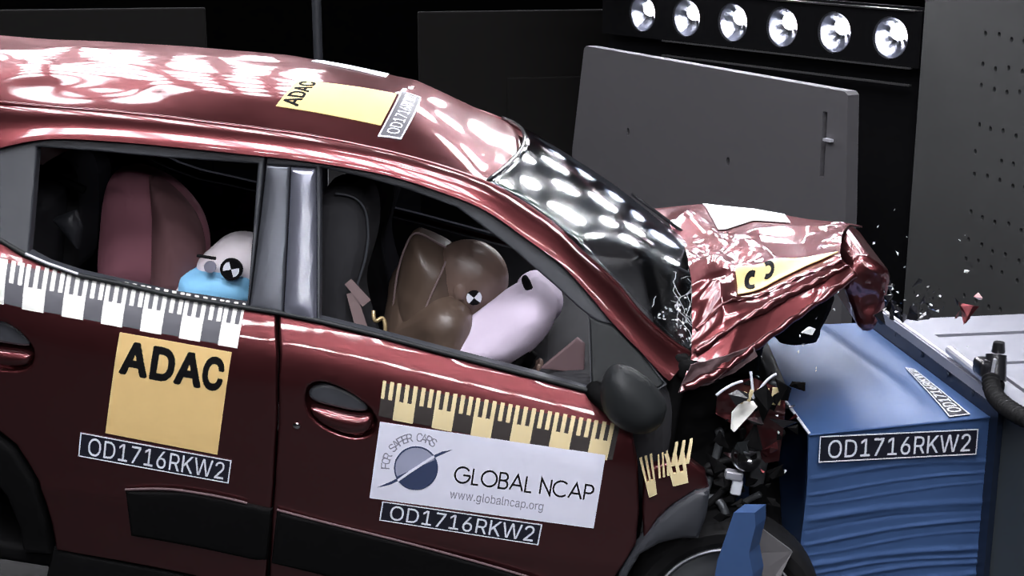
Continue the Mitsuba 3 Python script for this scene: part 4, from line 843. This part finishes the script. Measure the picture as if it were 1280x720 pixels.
ms = [m3.Manifold.batch_hull([m3.Manifold.sphere(J[n][1], 20).translate(J[n][0]) for n in b]) for b in bones]
def sph(c, s): return m3.Manifold.sphere(1, 24).scale(s).translate(c)
hc = np.array([hxx, HY-.02, hzz]); fwd = np.array([.80, 0, -.60]); upv = np.array([.60, 0, .80])
def hp(f, u, y=0): return hc+fwd*f+upv*u+np.array([0, y, 0])
ms += [sph(hc-fwd*.012+upv*.02, (.118, .088, .116)), m3.Manifold.batch_hull([sph(hp(.045, -.01), (.055, .066, .07)), sph(hp(.050, -.085), (.030, .036, .026))]),
       m3.Manifold.batch_hull([sph(hp(.095, .015), (.010,)*3), sph(hp(.118, -.022), (.013,)*3), sph(hp(.095, -.03), (.012,)*3)]), sph(hp(.086, -.058), (.016, .026, .009)),
       m3.Manifold.batch_hull([sph(hp(.088, .038, .035), (.016, .022, .010)), sph(hp(.088, .038, -.035), (.016, .022, .010))])]
for s in (-1, 1): ms.append(sph(hp(-.012, -.008, s*.080), (.020, .012, .030)))
def hand(w, d, side, curl):
    """palm, four fingers of different length bent in two places, a thumb from the side of the palm"""
    d = np.asarray(d, float)/np.linalg.norm(d); s = np.array([0, side, 0.]); s -= d*(s@d); s /= np.linalg.norm(s); n = np.cross(d, s); out = []
    pc = np.asarray(w)+d*.05; B = lambda a, b, ra, rb: out.append(m3.Manifold.batch_hull([m3.Manifold.sphere(ra, 12).translate(a), m3.Manifold.sphere(rb, 12).translate(b)]))
    q = [np.asarray(w)+s*.022, np.asarray(w)-s*.022, pc+d*.045+s*.034, pc+d*.042-s*.034]; out.append(m3.Manifold.batch_hull([m3.Manifold.sphere(.014, 12).translate(x) for x in q]))
    for k, (o, l) in enumerate(((.033, .070), (.011, .080), (-.011, .074), (-.032, .058))):
        a = pc+d*.045+s*o; b = a+(d*.86-n*.5*curl)*l*.45; c = b+(d*.45-n*.9*curl)*l*.33; e = c+(d*.1-n*curl)*l*.25; B(a, b, .0095, .0088); B(b, c, .0088, .0080); B(c, e, .0080, .0072)
    a = pc-d*.02+s*.034; b = a+d*.03+s*.028-n*.01; c = b+d*.032+s*.004-n*.014; B(a, b, .012, .0105); B(b, c, .0105, .0085)
    return out
ms += hand(J['wrr'][0], (.8, -.02, .25), -1, .8)+hand(J['wrl'][0], (.6, -.1, .1), 1, .8)
dm = tm(m3.Manifold.batch_boolean(ms, m3.OpType.Add).refine_to_length(.011)); dm.merge_vertices(); trimesh.smoothing.filter_taubin(dm, iterations=8)
scene['crash_test_dummy'] = mikit.ply(carm(dm), 'skin', smooth=True)
say('crash_test_dummy', 'brown crash test dummy in the driver seat bent head first into the airbag', 'crash test dummy')
def dput(key, mesh, mat, sm=30): put('crash_test_dummy__'+key, carm(mesh), mat, sm)
# shirt: a skin standing off the trunk and upper arms
sb = [('pelvis', 'waist'), ('waist', 'chest'), ('chest', 'shl', 'shr'), ('chest', 'hump')]
sh = tm(m3.Manifold.batch_boolean([m3.Manifold.batch_hull([m3.Manifold.sphere(J[n][1]+.012, 20).translate(J[n][0]) for n in b]) for b in sb]+
    [m3.Manifold.batch_hull([m3.Manifold.sphere(J[a][1]+.010, 16).translate(J[a][0]), m3.Manifold.sphere(J[b][1]+.012, 16).translate(np.array(J[a][0])*.35+np.array(J[b][0])*.65)]) for a, b in (('shr', 'elr'), ('shl', 'ell'))], m3.OpType.Add).refine_to_length(.014))
sh.merge_vertices(); v = sh.vertices; v += (.010*(meshkit.fbm(v*np.array([9, 9, 14]), 3, 6)-.5))[:, None]*sh.vertex_normals; trimesh.smoothing.filter_taubin(sh, iterations=8)
dput('shirt', sh, 'shirt_brown', True)
tb = smooth_poly(TR['back'], 2); cv = pillow(tb, HY+.02, .135, .15, .012, .55); v = cv.vertices; v += (.014*(meshkit.fbm(v*np.array([10, 8, 12]), 3, 16)-.5))[:, None]*np.array([.4, 1, .4]); dput('shirt_back', cv, 'shirt_brown', True)
bk = TR['back']; seam = smooth_path(np.c_[bk[1:8, 0]+.004, np.full(7, HY-.03), bk[1:8, 1]-.004], 40); dput('shirt_seam', tube(seam, .0035, 6), 'strap', True)
sm2 = smooth_path([(x, HY-.118, z) for x, z in TR['seam']], 24); dput('shirt_seam', tube(sm2, .003, 6), 'strap', True)
# head target: round black and white quadrant mark on the temple
mx, mz = TR['head_mark'][0]; mc = np.array([mx, 0, mz])
from trimesh.proximity import closest_point
hitp = dm.ray.intersects_location([[mx, -1, mz]], [[0, 1, 0]], multiple_hits=False)[0]; yb = hitp[0][1] if len(hitp) else HY-.1
def quadrants(key, c, r, puter, m1, m2, tilt=20):
    for k in range(4):
        g = np.vstack([[0, 0], arc(0, 0, r, r, 90*k+tilt, 90*k+90+tilt, 8)]); m = trimesh.creation.extrude_polygon(Polygon(g), .008, engine='earcut'); q = m.vertices
        puter(key, trimesh.Trimesh(np.c_[c[0]+q[:, 0], c[1]-q[:, 2], c[2]+q[:, 1]], m.faces[:, ::-1] if False else m.faces, process=False), m1 if k % 2 == 0 else m2, False)
quadrants('target_quadrant', (mx, yb+.001, mz), .022, dput, 'ink', 'letter_white', 60)
# airbag pressed between dummy and steering wheel
ab = smooth_poly(TR['airbag'], 2); am = pillow(ab, .36, .17, .14, .012, .5); v = am.vertices; v += (.010*(meshkit.fbm(v*11, 3, 12)-.5))[:, None]*np.array([.5, 1, .5])
cput('car__airbag', am, 'airbag_cloth', True); say('car__airbag', 'pale lilac inflated driver airbag')
ab2 = smooth_poly(TR['airbag_dark'], 2); cput('car__airbag__rear_lobe', pillow(ab2, .50, .10, .08, .015), 'airbag_cloth', True)
vt = TR['airbag']; cput('car__airbag__vent', pillow(smooth_poly(TR['vent'], 2), .30, .01, .004, .006), 'ink', True)
# child seat and child dummy in the rear
cs = smooth_poly(TR['child_seat'], 2)
kk = 'child_restraint'
sm_ = pillow(cs, .52, .10, .16, .015, .5); scene[kk] = mikit.ply(carm(sm_), 'seat_mauve', smooth=True)
P0 = TR['child_seat']; cx0, cz0 = P0.mean(0)
sd = Polygon(cs).intersection(Polygon([(cx0-.045, cz0+.4), (cx0+.02, cz0+.02), (cx0+.05, cz0-.4), (cx0+.5, cz0-.4), (cx0+.5, cz0+.4)])); sd = max(getattr(sd, 'geoms', [sd]), key=lambda g: g.area)
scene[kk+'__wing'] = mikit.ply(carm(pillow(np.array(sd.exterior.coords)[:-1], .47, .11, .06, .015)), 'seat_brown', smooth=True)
scene[kk+'__base'] = mikit.ply(carm(rbox((.40, .42, .22), .06, (-1.70, .70, .68))), 'cloth_grey', smooth=30)
say(kk, 'large mauve padded child restraint behind the rear window', 'child seat'); say(kk+'__wing', 'browner side wing')
bl, wh = TR['child_blue'], TR['child_white']; bc_, wc_ = bl.mean(0), wh.mean(0)
bod = m3.Manifold.batch_boolean([m3.Manifold.batch_hull([sph((wc_[0]+.030, .43, wc_[1]-.005), (.095, .085, .085)), sph((wc_[0]-.035, .43, wc_[1]-.045), (.07, .075, .06))]),
    m3.Manifold.batch_hull([sph((wc_[0]-.01, .43, wc_[1]-.05), (.05,)*3), sph((bc_[0], .44, bc_[1]-.01), (.05,)*3)]),
    m3.Manifold.batch_hull([sph((bc_[0]-.03, .44, bc_[1]-.05), (.10, .11, .07)), sph((bc_[0]-.06, .46, bc_[1]-.25), (.10, .11, .08))]),
    m3.Manifold.batch_hull([sph((bc_[0]-.06, .46, bc_[1]-.27), (.08,)*3), sph((bc_[0]+.16, .40, bc_[1]-.26), (.055,)*3)]),
    m3.Manifold.batch_hull([sph((bc_[0]+.16, .40, bc_[1]-.26), (.05,)*3), sph((bc_[0]+.20, .40, bc_[1]-.42), (.04,)*3)])], m3.OpType.Add).refine_to_length(.012)
bt = tm(bod); bt.merge_vertices(); trimesh.smoothing.filter_taubin(bt, iterations=8)
scene['child_dummy'] = mikit.ply(carm(bt), 'suit_white', smooth=True); say('child_dummy', 'white-headed child dummy in a light blue suit, low behind the rear window', 'crash test dummy')
su = Polygon(smooth_poly(bl, 2)).buffer(0); put('child_dummy__blue_suit', carm(pillow(np.array(su.exterior.coords)[:-1], .42, .10, .14, .012)), 'suit_blue', True); say('child_dummy__blue_suit', 'light blue suit')
tx, tz = TR['child_target'][0]; tr_ = abs(TR['child_target_r'][0][0]-tx)
def kput(key, mesh, mat, sm=30): put('child_dummy__'+key, carm(mesh), mat, sm)
quadrants('target_quadrant', (tx, .318, tz), tr_*.9, kput, 'ink', 'letter_white', 20)
rg = Point(0, 0).buffer(tr_*1.08, 20).difference(Point(0, 0).buffer(tr_*.80, 20)); m = trimesh.creation.extrude_polygon(rg, .012, engine='earcut'); q = m.vertices
kput('target_rim', trimesh.Trimesh(np.c_[tx+q[:, 0], .321-q[:, 2], tz+q[:, 1]], m.faces, process=False), 'ink', False)
kput('suit_strap', rbox((.055, .012, .008), .003, (tx-.075, .320, tz+.022)), 'ink', 30)
kput('suit_buckle', tm(m3.Manifold.cylinder(.01, .017, .017, 20).rotate((90, 0, 0)).translate((tx-.062, .325, tz-.005))), 'ink_grey', 30)

# ================================================================== THE BARRIER
say('crash_barrier', 'blue honeycomb crash barrier with a white-lettered label, under the crushed nose of the car', 'barrier')
BA, BB, BC_, BD_ = np.array([1.395, -.468]), np.array([1.965, -.402]), np.array([1.945, .56]), np.array([1.462, .56]); ZT, ZB = .85, .20
def lerp(a, b, t): return a*(1-t)[..., None]+b*t[..., None]
def bside(u, v):
    """near side, u to the right, v down: sheets of honeycomb pressed into uneven horizontal pleats"""
    p = lerp(BA, BB, u); z = ZT-(ZT-ZB)*v
    zz = z+.006*np.sin(u*5+2)+.004*(meshkit.fbm(np.stack([u*5, z*9, 0*u], -1), 2, 3)-.5)
    pl = 0
    for zc, am, w, k in PLEATS: pl = pl+.36*am*np.exp(-((zz-zc+.007*np.sin(u*k+zc*40))/(w*.75))**2)*(0.55+.9*meshkit.noise(np.stack([u*4.0+zc*31, 0*u+zc*7, 0*u], -1), 4))
    pl = pl*np.clip(v/.06, 0, 1)*np.clip(u/.03, .3, 1)
    q = np.stack([p[..., 0]+.0*u, p[..., 1]-pl, z], -1); q[..., 0] += .012*np.sin(v*9)*np.clip(1-u/.2, 0, 1)*v
    return q
pr_ = np.random.default_rng(15)
PLEATS = [(.715, .012, .010, 3), (.675, .010, .006, 2), (.64, .007, .006, 4), (.585, .014, .014, 2), (.555, -.006, .007, 3), (.52, .012, .008, 3), (.485, .006, .006, 5), (.44, .014, .012, 2), (.412, .009, .006, 3), (.385, .012, .009, 3), (.35, .014, .012, 2), (.31, .01, .01, 3), (.26, .012, .012, 3)]
def btop(u, v):
    """top, u to the right, v away: buckled up along a ridge running to the far corner"""
    p = lerp(lerp(BA, BB, u), lerp(BD_, BC_, u), v); e = np.minimum(np.minimum(u, 1-u)/.04, v/.05).clip(0, 1)
    r = (u-.72+.16*v); h = .018*np.exp(-(r/.10)**2)*np.clip(v*3, 0, 1)+.003*(meshkit.fbm(np.stack([u*3, v*4, 0*u], -1), 3, 8)-.5)
    q = np.clip(1-u/.5, 0, 1)*np.clip((v-.35)/.5, 0, 1)
    return np.stack([p[..., 0], p[..., 1], ZT+h*e], -1)
def bfront(u, v):
    """face that the car has pushed in, u away from the camera"""
    p = lerp(BA, BD_, u); z = ZT-(ZT-ZB)*v; d = .16*np.sin(np.pi*np.clip(u*1.05, 0, 1))*(.4+.6*np.sin(np.pi*np.clip(v+.15, 0, 1)))+.03*(meshkit.fbm(np.stack([u*6, v*5, 0*u], -1), 3, 2)-.5)
    e = np.minimum(np.minimum(u, 1-u)/.05, np.minimum(v, 1-v)/.05).clip(0, 1); d = d*e
    return np.stack([p[..., 0]+d*.9, p[..., 1]+.0*d, z], -1)
def bmesh(fn, nu, nv, flip=False):
    u, v = np.meshgrid(np.linspace(0, 1, nu), np.linspace(0, 1, nv), indexing='ij'); P = fn(u, v).reshape(-1, 3); i, k = np.meshgrid(np.arange(nu-1), np.arange(nv-1), indexing='ij'); a = (i*nv+k).ravel()
    F = np.vstack([np.c_[a, a+nv, a+nv+1], np.c_[a, a+nv+1, a+1]]); return trimesh.Trimesh(P, F[:, ::-1] if flip else F, process=False)
far = trimesh.Trimesh([[*BD_, ZT], [*BC_, ZT], [*BC_, ZB], [*BD_, ZB], [*BB, ZB], [*BB, ZT], [*BA, ZB]], [[0, 1, 2], [0, 2, 3], [1, 5, 4], [1, 4, 2], [3, 2, 4], [3, 4, 6]], process=False)
scene['crash_barrier__side_sheet'] = mikit.ply(bmesh(bside, 120, 200, True), 'barrier_blue', smooth=True)
scene['crash_barrier__top_sheet'] = mikit.ply(bmesh(btop, 90, 100), 'barrier_blue', smooth=True)
scene['crash_barrier__front_face'] = mikit.ply(bmesh(bfront, 70, 70), 'barrier_blue', smooth=30)
scene['crash_barrier__core'] = mikit.ply(far, 'barrier_blue', smooth=False)
e1 = np.array([[*BA, ZT+.001], [*BD_, ZT-.06]]); 
put('crash_barrier__edge_trim_and_glint', tube(btop(np.full(40, .002), np.linspace(0, .42, 40))+np.array([0, 0, .002]), .0045, 6), 'letter_white', True)  # white tube painted in as the highlight on the front edge
put('crash_barrier__edge_trim_and_glint', tube(bside(np.linspace(0, 1, 40), np.full(40, .004))+np.array([0, -.002, .001]), .004, 6), 'barrier_blue', True)
def bl_map(u0, u1, v0, v1, lift=.004, dv=0.):
    def f(u, v, d):
        u, v, d = np.broadcast_arrays(*(np.asarray(a, float) for a in (u, v, d))); p = bside(u0+(u1-u0)*u, v0+(v1-v0)*v+dv*u)
        c = lerp(BA, BB, u0+(u1-u0)*u); return np.stack([p[..., 0]*0+c[..., 0]+.0, c[..., 1]-d-lift-.004, p[..., 2]], -1)
    return f
BLAB, BDV = (.0501, .930, .005, .128), 0.040
BTQ = [(.782, .015), (.8722, .4712), (.9148, .4486), (.9073, .0201)]

id_label('crash_barrier__id_label', bl_map(*BLAB, lift=.008, dv=BDV), (.055, .17, .955, .86), edge=(.007, .045)); say('crash_barrier__id_label', 'dark label with white code on the side of the barrier')
q = np.array(BTQ)
def tmap(u, v, d):
    u, v, d = np.broadcast_arrays(*(np.asarray(a, float) for a in (u, v, d))); s = q[0]*((1-u)*(1-v))[..., None]+q[1]*(u*(1-v))[..., None]+q[2]*(u*v)[..., None]+q[3]*((1-u)*v)[..., None]
    return btop(s[..., 0], s[..., 1])+np.array([0, 0, 1])*(d[..., None]+.003)
put('crash_barrier__top_label', sheet(tmap, sbox(0, 0, 1, 1), .0006, .002, .05), 'label_dark', False)
put('crash_barrier__top_label__rim', sheet(tmap, sbox(0, 0, 1, 1).difference(sbox(.012, .06, .988, .94)), .0016, .003, .05), 'letter_white', False)
put('crash_barrier__top_label__lettering', sheet(tmap, fit(text_poly('OD1716RKW2'), .07, .17, .97, .85), .0016, .003, .1), 'letter_white', False)
put('crash_barrier__bolt', cat(tm(m3.Manifold.cylinder(.012, .016, .016, 6).translate((1.790, 0.131, ZT-.01))), tm(m3.Manifold.cylinder(.02, .007, .007, 10).translate((1.760, 0.131, ZT-.01)))), 'ink_blue', 30)
# lower bumper blocks of the barrier, bent outwards, and a torn grey sheet
def plate(pts, n, th): return trimesh.convex.convex_hull(np.vstack([np.array(pts), np.array(pts)+np.array(n)*th]))
blu = np.array([[1.111, -.706, .734], [1.17, -.717, .73], [1.172, -.717, .688], [1.158, -.715, .613], [1.172, -.717, .547], [1.15, -.713, .38], [1.054, -.696, .38], [1.065, -.698, .545], [1.07, -.699, .593]])
bp_ = Polygon(blu[:, [0, 2]]); bm_ = trimesh.creation.extrude_polygon(bp_, .05, engine='earcut'); v = bm_.vertices; bm_ = trimesh.Trimesh(np.c_[v[:, 0]+.9*v[:, 2], -.71+v[:, 2], v[:, 1]], bm_.faces[:, ::-1], process=False); put('crash_barrier__bumper_block', bm_, 'barrier_blue', False)
gy = np.array([[1.206, .661], [1.302, .579], [1.272, .519], [1.264, .40], [1.177, .40], [1.19, .518], [1.177, .585]]); gm = trimesh.creation.extrude_polygon(Polygon(gy), .012, engine='earcut'); v = gm.vertices
gm = trimesh.Trimesh(np.c_[v[:, 0], -.668+v[:, 2]+.25*np.abs(v[:, 0]-1.225), v[:, 1]], gm.faces[:, ::-1], process=False); put('crash_barrier__torn_sheet', gm, 'torn_grey', False); say('crash_barrier__torn_sheet', 'bent grey sheet')
# backing plate and the steel carriage behind it
put('crash_barrier__backing_plate', prism([(1.966, -.452), (1.984, -.452), (1.968, .56), (1.948, .56)], .0, .915), 'plate_shaded_blue', False)
for y in (-.30, -.12, .08, .30): put('crash_barrier__plate_bolt', tm(m3.Manifold.sphere(.012, 12).scale((.4, .8, .8)).translate((1.955, y, .885))), 'plate_shaded_blue', True)
put('barrier_carriage', prism([(1.985, -.95), (3.2, -.95), (3.2, .30), (1.985, .30)], .0, .90), 'carriage_side', False); say('barrier_carriage', 'heavy steel block with a pale grooved top behind the blue barrier', 'steel block')
put('barrier_carriage__top_plate', prism([(1.972, -.95), (2.05, -.95), (2.045, -.15), (2.02, .13), (1.962, .30), (1.955, .36), (1.940, .55), (1.948, .56), (1.955, -.455), (1.972, -.60)], .90, .932), 'carriage_top', False)
put('barrier_carriage__top_plate', prism([(2.0, .142), (3.2, .142), (3.2, .325), (1.965, .325)], .90, .931), 'carriage_top', False)
put('barrier_carriage__top_plate', prism([(2.0, -.15), (3.2, -.15), (3.2, .118), (2.0, .118)], .90, .929), 'carriage_top', False)
put('barrier_carriage__top_plate', prism([(2.065, -.95), (3.2, -.95), (3.2, -.185), (2.065, -.175)], .90, .929), 'carriage_top', False)
put('barrier_carriage__edge_rail', prism([(1.968, -.56), (1.978, -.56), (1.962, .55), (1.950, .55)], .90, .936), 'steel', False)
for i, (y, z) in enumerate([(-.46, .735), (-.46, .62), (-.46, .50)]):
    pass
sp_ = []
for r in range(6):
    for c in range(5): put('barrier_carriage__bolt_hole', tm(m3.Manifold.cylinder(.006, .010, .010, 10).rotate((90, 0, 0)).translate((2.055+.10*c+.004*r, -.949, .84-.115*r))), 'ink', False)
# clamp with a rod and a corrugated hose
say('hose_clamp', 'black clamp with steel rod and corrugated hose lying on the steel block', 'clamp')
put('hose_clamp', cat(tm(m3.Manifold.cylinder(.075, .034, .030, 20).rotate((-20, 10, 0)).translate((1.978, -.385, .955))), rbox((.05, .06, .05), .012, (1.955, -.36, .99)), tm(m3.Manifold.cylinder(.03, .02, .016, 16).translate((2.0, -.35, 1.03)))), 'black_gloss', 30)
put('hose_clamp__rod', tube([[1.965, -.10, .958], [1.958, -.38, .958]], .014, 10), 'steel', 30)
put('hose_clamp__foot', rbox((.05, .05, .03), .008, (1.975, -.39, .945)), 'black', 30)
put('hose_clamp__strip', tube([[1.958, -.405, .965], [1.962, -.410, 1.03]], .005, 6), 'steel', 30)
hp_ = smooth_path([[1.95, -.42, .975], [1.925, -.50, .955], [1.905, -.60, .96], [1.89, -.72, .975], [1.90, -.85, .985], [1.95, -1.0, .96], [2.05, -1.15, .90]], 160); rr_ = .021+.006*np.sin(np.arange(160)*1.1)
put('hose_clamp__hose', tube(hp_, rr_, 14), 'rubber', True)

# ================================================================== FLYING BITS
dr_ = np.random.default_rng(42)
def bit(key, px, py, y, size, mat, flat=.5):
    """an angular fragment in the air at a point of the hall (x, y, z)"""
    p = np.array([px, py, y]); h = trimesh.convex.convex_hull(dr_.normal(0, 1, (6, 3))*np.array([1, flat, .8])); h.apply_scale(size/np.ptp(h.vertices, axis=0).max()); h.apply_transform(trimesh.transformations.random_rotation_matrix(dr_.random(3))); h.apply_translation(p)
    return put(key, h, mat, False)
BITS = [
    ('glass_chip', 1.341, -0.579, 1.196, 0.0260),
    ('glass_chip', 1.331, -0.531, 1.164, 0.0136),
    ('glass_chip', 1.302, -0.640, 1.172, 0.0136),
    ('glass_chip', 1.306, -0.597, 1.140, 0.0094),
    ('glass_chip', 1.588, -0.393, 1.428, 0.0093),
    ('glass_chip', 1.604, -0.465, 1.494, 0.0062),
    ('glass_chip', 1.650, -0.454, 1.326, 0.0103),
    ('glass_chip', 1.583, -0.559, 1.394, 0.0123),
    ('glass_chip', 1.563, -0.589, 1.305, 0.0096),
    ('glass_chip', 1.556, -0.640, 1.310, 0.0092),
    ('glass_chip', 1.583, -0.629, 1.284, 0.0081),
    ('glass_chip', 1.638, -0.489, 1.198, 0.0082),
    ('glass_chip', 1.655, -0.567, 1.225, 0.0138),
    ('glass_chip', 1.762, -0.442, 1.193, 0.0118),
    ('glass_chip', 1.778, -0.514, 1.414, 0.0082),
    ('glass_chip', 1.743, -0.644, 1.359, 0.0138),
    ('glass_chip', 1.372, -0.559, 1.079, 0.0069),
    ('glass_chip', 1.271, -0.562, 0.895, 0.0122),
    ('glass_chip', 1.284, -0.596, 0.794, 0.0133),
    ('glass_chip', 1.220, -0.709, 1.002, 0.0102),
    ('glass_chip', 1.221, -0.546, 1.114, 0.0065),
    ('glass_chip', 1.222, -0.508, 1.046, 0.0128),
    ('plastic_chip', 1.849, -0.104, 1.142, 0.0158),
    ('plastic_chip', 1.717, -0.367, 1.171, 0.0282),
    ('plastic_chip', 1.766, -0.358, 1.164, 0.0273),
    ('plastic_chip', 1.763, -0.078, 1.168, 0.0303),
    ('plastic_chip', 1.831, -0.328, 1.181, 0.0080),
    ('plastic_chip', 1.860, -0.120, 1.096, 0.0104),
    ('plastic_chip', 1.757, -0.115, 1.107, 0.0359),
    ('plastic_chip', 1.759, -0.077, 1.111, 0.0134),
    ('plastic_chip', 1.823, -0.154, 1.201, 0.0333),
    ('plastic_chip', 1.880, -0.194, 1.103, 0.0098),
    ('plastic_chip', 1.894, -0.112, 1.149, 0.0081),
    ('plastic_chip', 1.835, -0.279, 1.205, 0.0110),
    ('plastic_chip', 1.803, -0.267, 1.201, 0.0080),
    ('plastic_chip', 1.660, -0.368, 1.204, 0.0200),
    ('plastic_chip', 1.767, -0.178, 1.116, 0.0136),
    ('plastic_chip', 1.917, -0.136, 1.107, 0.0115),
    ('plastic_chip', 1.861, -0.043, 1.133, 0.0098),
    ('plastic_chip', 1.684, -0.299, 1.233, 0.0255),
    ('plastic_chip', 1.802, -0.273, 1.210, 0.0133),
    ('plastic_chip', 1.826, -0.205, 1.148, 0.0292),
    ('plastic_chip', 1.820, -0.255, 1.172, 0.0121),
    ('plastic_chip', 1.662, -0.292, 1.209, 0.0110),
    ('plastic_chip', 1.802, -0.056, 1.094, 0.0260),
    ('plastic_chip', 1.860, -0.213, 1.120, 0.0333),
    ('plastic_chip', 1.750, -0.393, 1.200, 0.0152),
    ('plastic_chip', 1.713, -0.210, 1.196, 0.0265),
    ('plastic_chip', 1.729, -0.223, 1.127, 0.0087),
    ('plastic_chip', 1.859, -0.322, 1.186, 0.0295),
    ('plastic_chip', 1.648, -0.342, 1.168, 0.0126),
    ('plastic_chip', 1.696, -0.272, 1.137, 0.0365),
    ('plastic_chip', 1.804, -0.233, 1.134, 0.0109),
    ('plastic_chip', 1.700, -0.348, 1.151, 0.0373),
    ('plastic_chip', 1.860, -0.186, 1.152, 0.0124),
    ('plastic_chip', 1.669, -0.406, 1.207, 0.0153),
    ('plastic_chip', 1.700, -0.218, 1.170, 0.0500),
    ('plastic_chip', 1.727, -0.232, 1.134, 0.0500),
    ('plastic_chip', 1.774, -0.236, 1.140, 0.0500),
    ('plastic_chip', 1.820, -0.247, 1.124, 0.0500),
    ('plastic_chip', 1.691, -0.231, 1.118, 0.0500),
    ('paint_flake', 1.967, -0.214, 1.131, 0.0600),
    ('paint_flake', 1.947, -0.217, 1.110, 0.0500),
    ('paint_flake', 1.989, -0.211, 1.152, 0.0400),
    ('paint_flake', 1.930, -0.217, 1.101, 0.0300),
    ('paint_flake', 1.954, -0.222, 1.096, 0.0300),
    ('metal_chip', 1.822, -0.307, 1.196, 0.0099),
    ('metal_chip', 1.613, -0.503, 1.211, 0.0083),
    ('metal_chip', 1.839, -0.279, 1.189, 0.0117),
    ('metal_chip', 1.747, -0.416, 1.202, 0.0134),
    ('metal_chip', 1.626, -0.392, 1.215, 0.0102),
    ('metal_chip', 1.664, -0.337, 1.216, 0.0093),
    ('metal_chip', 1.805, -0.278, 1.162, 0.0131),
    ('metal_chip', 1.766, -0.289, 1.193, 0.0078),
    ('metal_chip', 1.651, -0.358, 1.162, 0.0135),
    ('metal_chip', 1.665, -0.499, 1.230, 0.0071),
    ('metal_chip', 1.702, -0.468, 1.223, 0.0155),
    ('metal_chip', 1.620, -0.459, 1.229, 0.0129),
    ('glass_chip', 1.424, -0.614, 1.420, 0.0049),
    ('glass_chip', 1.435, -0.500, 1.226, 0.0088),
    ('glass_chip', 1.834, -0.498, 1.100, 0.0082),
    ('glass_chip', 1.743, -0.619, 1.454, 0.0058),
    ('glass_chip', 1.361, -0.570, 1.224, 0.0053),
    ('glass_chip', 1.529, -0.352, 1.366, 0.0073),
    ('glass_chip', 1.638, -0.483, 1.420, 0.0074),
    ('glass_chip', 1.361, -0.641, 1.330, 0.0044),
    ('glass_chip', 1.450, -0.484, 1.272, 0.0084),
    ('glass_chip', 1.556, -0.314, 1.388, 0.0043),
    ('glass_chip', 1.421, -0.427, 1.025, 0.0057),
    ('glass_chip', 1.393, -0.521, 1.296, 0.0084),
    ('glass_chip', 1.621, -0.290, 1.354, 0.0071),
    ('glass_chip', 1.407, -0.444, 1.387, 0.0045),

]
TXT = {'glass_chip': ('small bright glass chip flying off the crushed car front', 'glass chip', 'flying glass chips', 'frost'),
       'plastic_chip': ('small black plastic chip flying over the barrier', 'plastic chip', 'flying black plastic chips', 'black_gloss'),
       'paint_flake': ('dark red flake of the car body flying over the pale steel block', 'paint flake', 'flying red flakes', 'paint'),
       'metal_chip': ('shiny metal chip flying above the barrier', 'metal chip', 'flying metal chips', 'chrome')}
for kind, x, y, z, s in BITS:
    t = TXT[kind]; k = bit(kind, x, y, z, s, t[3]); say(k, t[0], t[1], t[2])
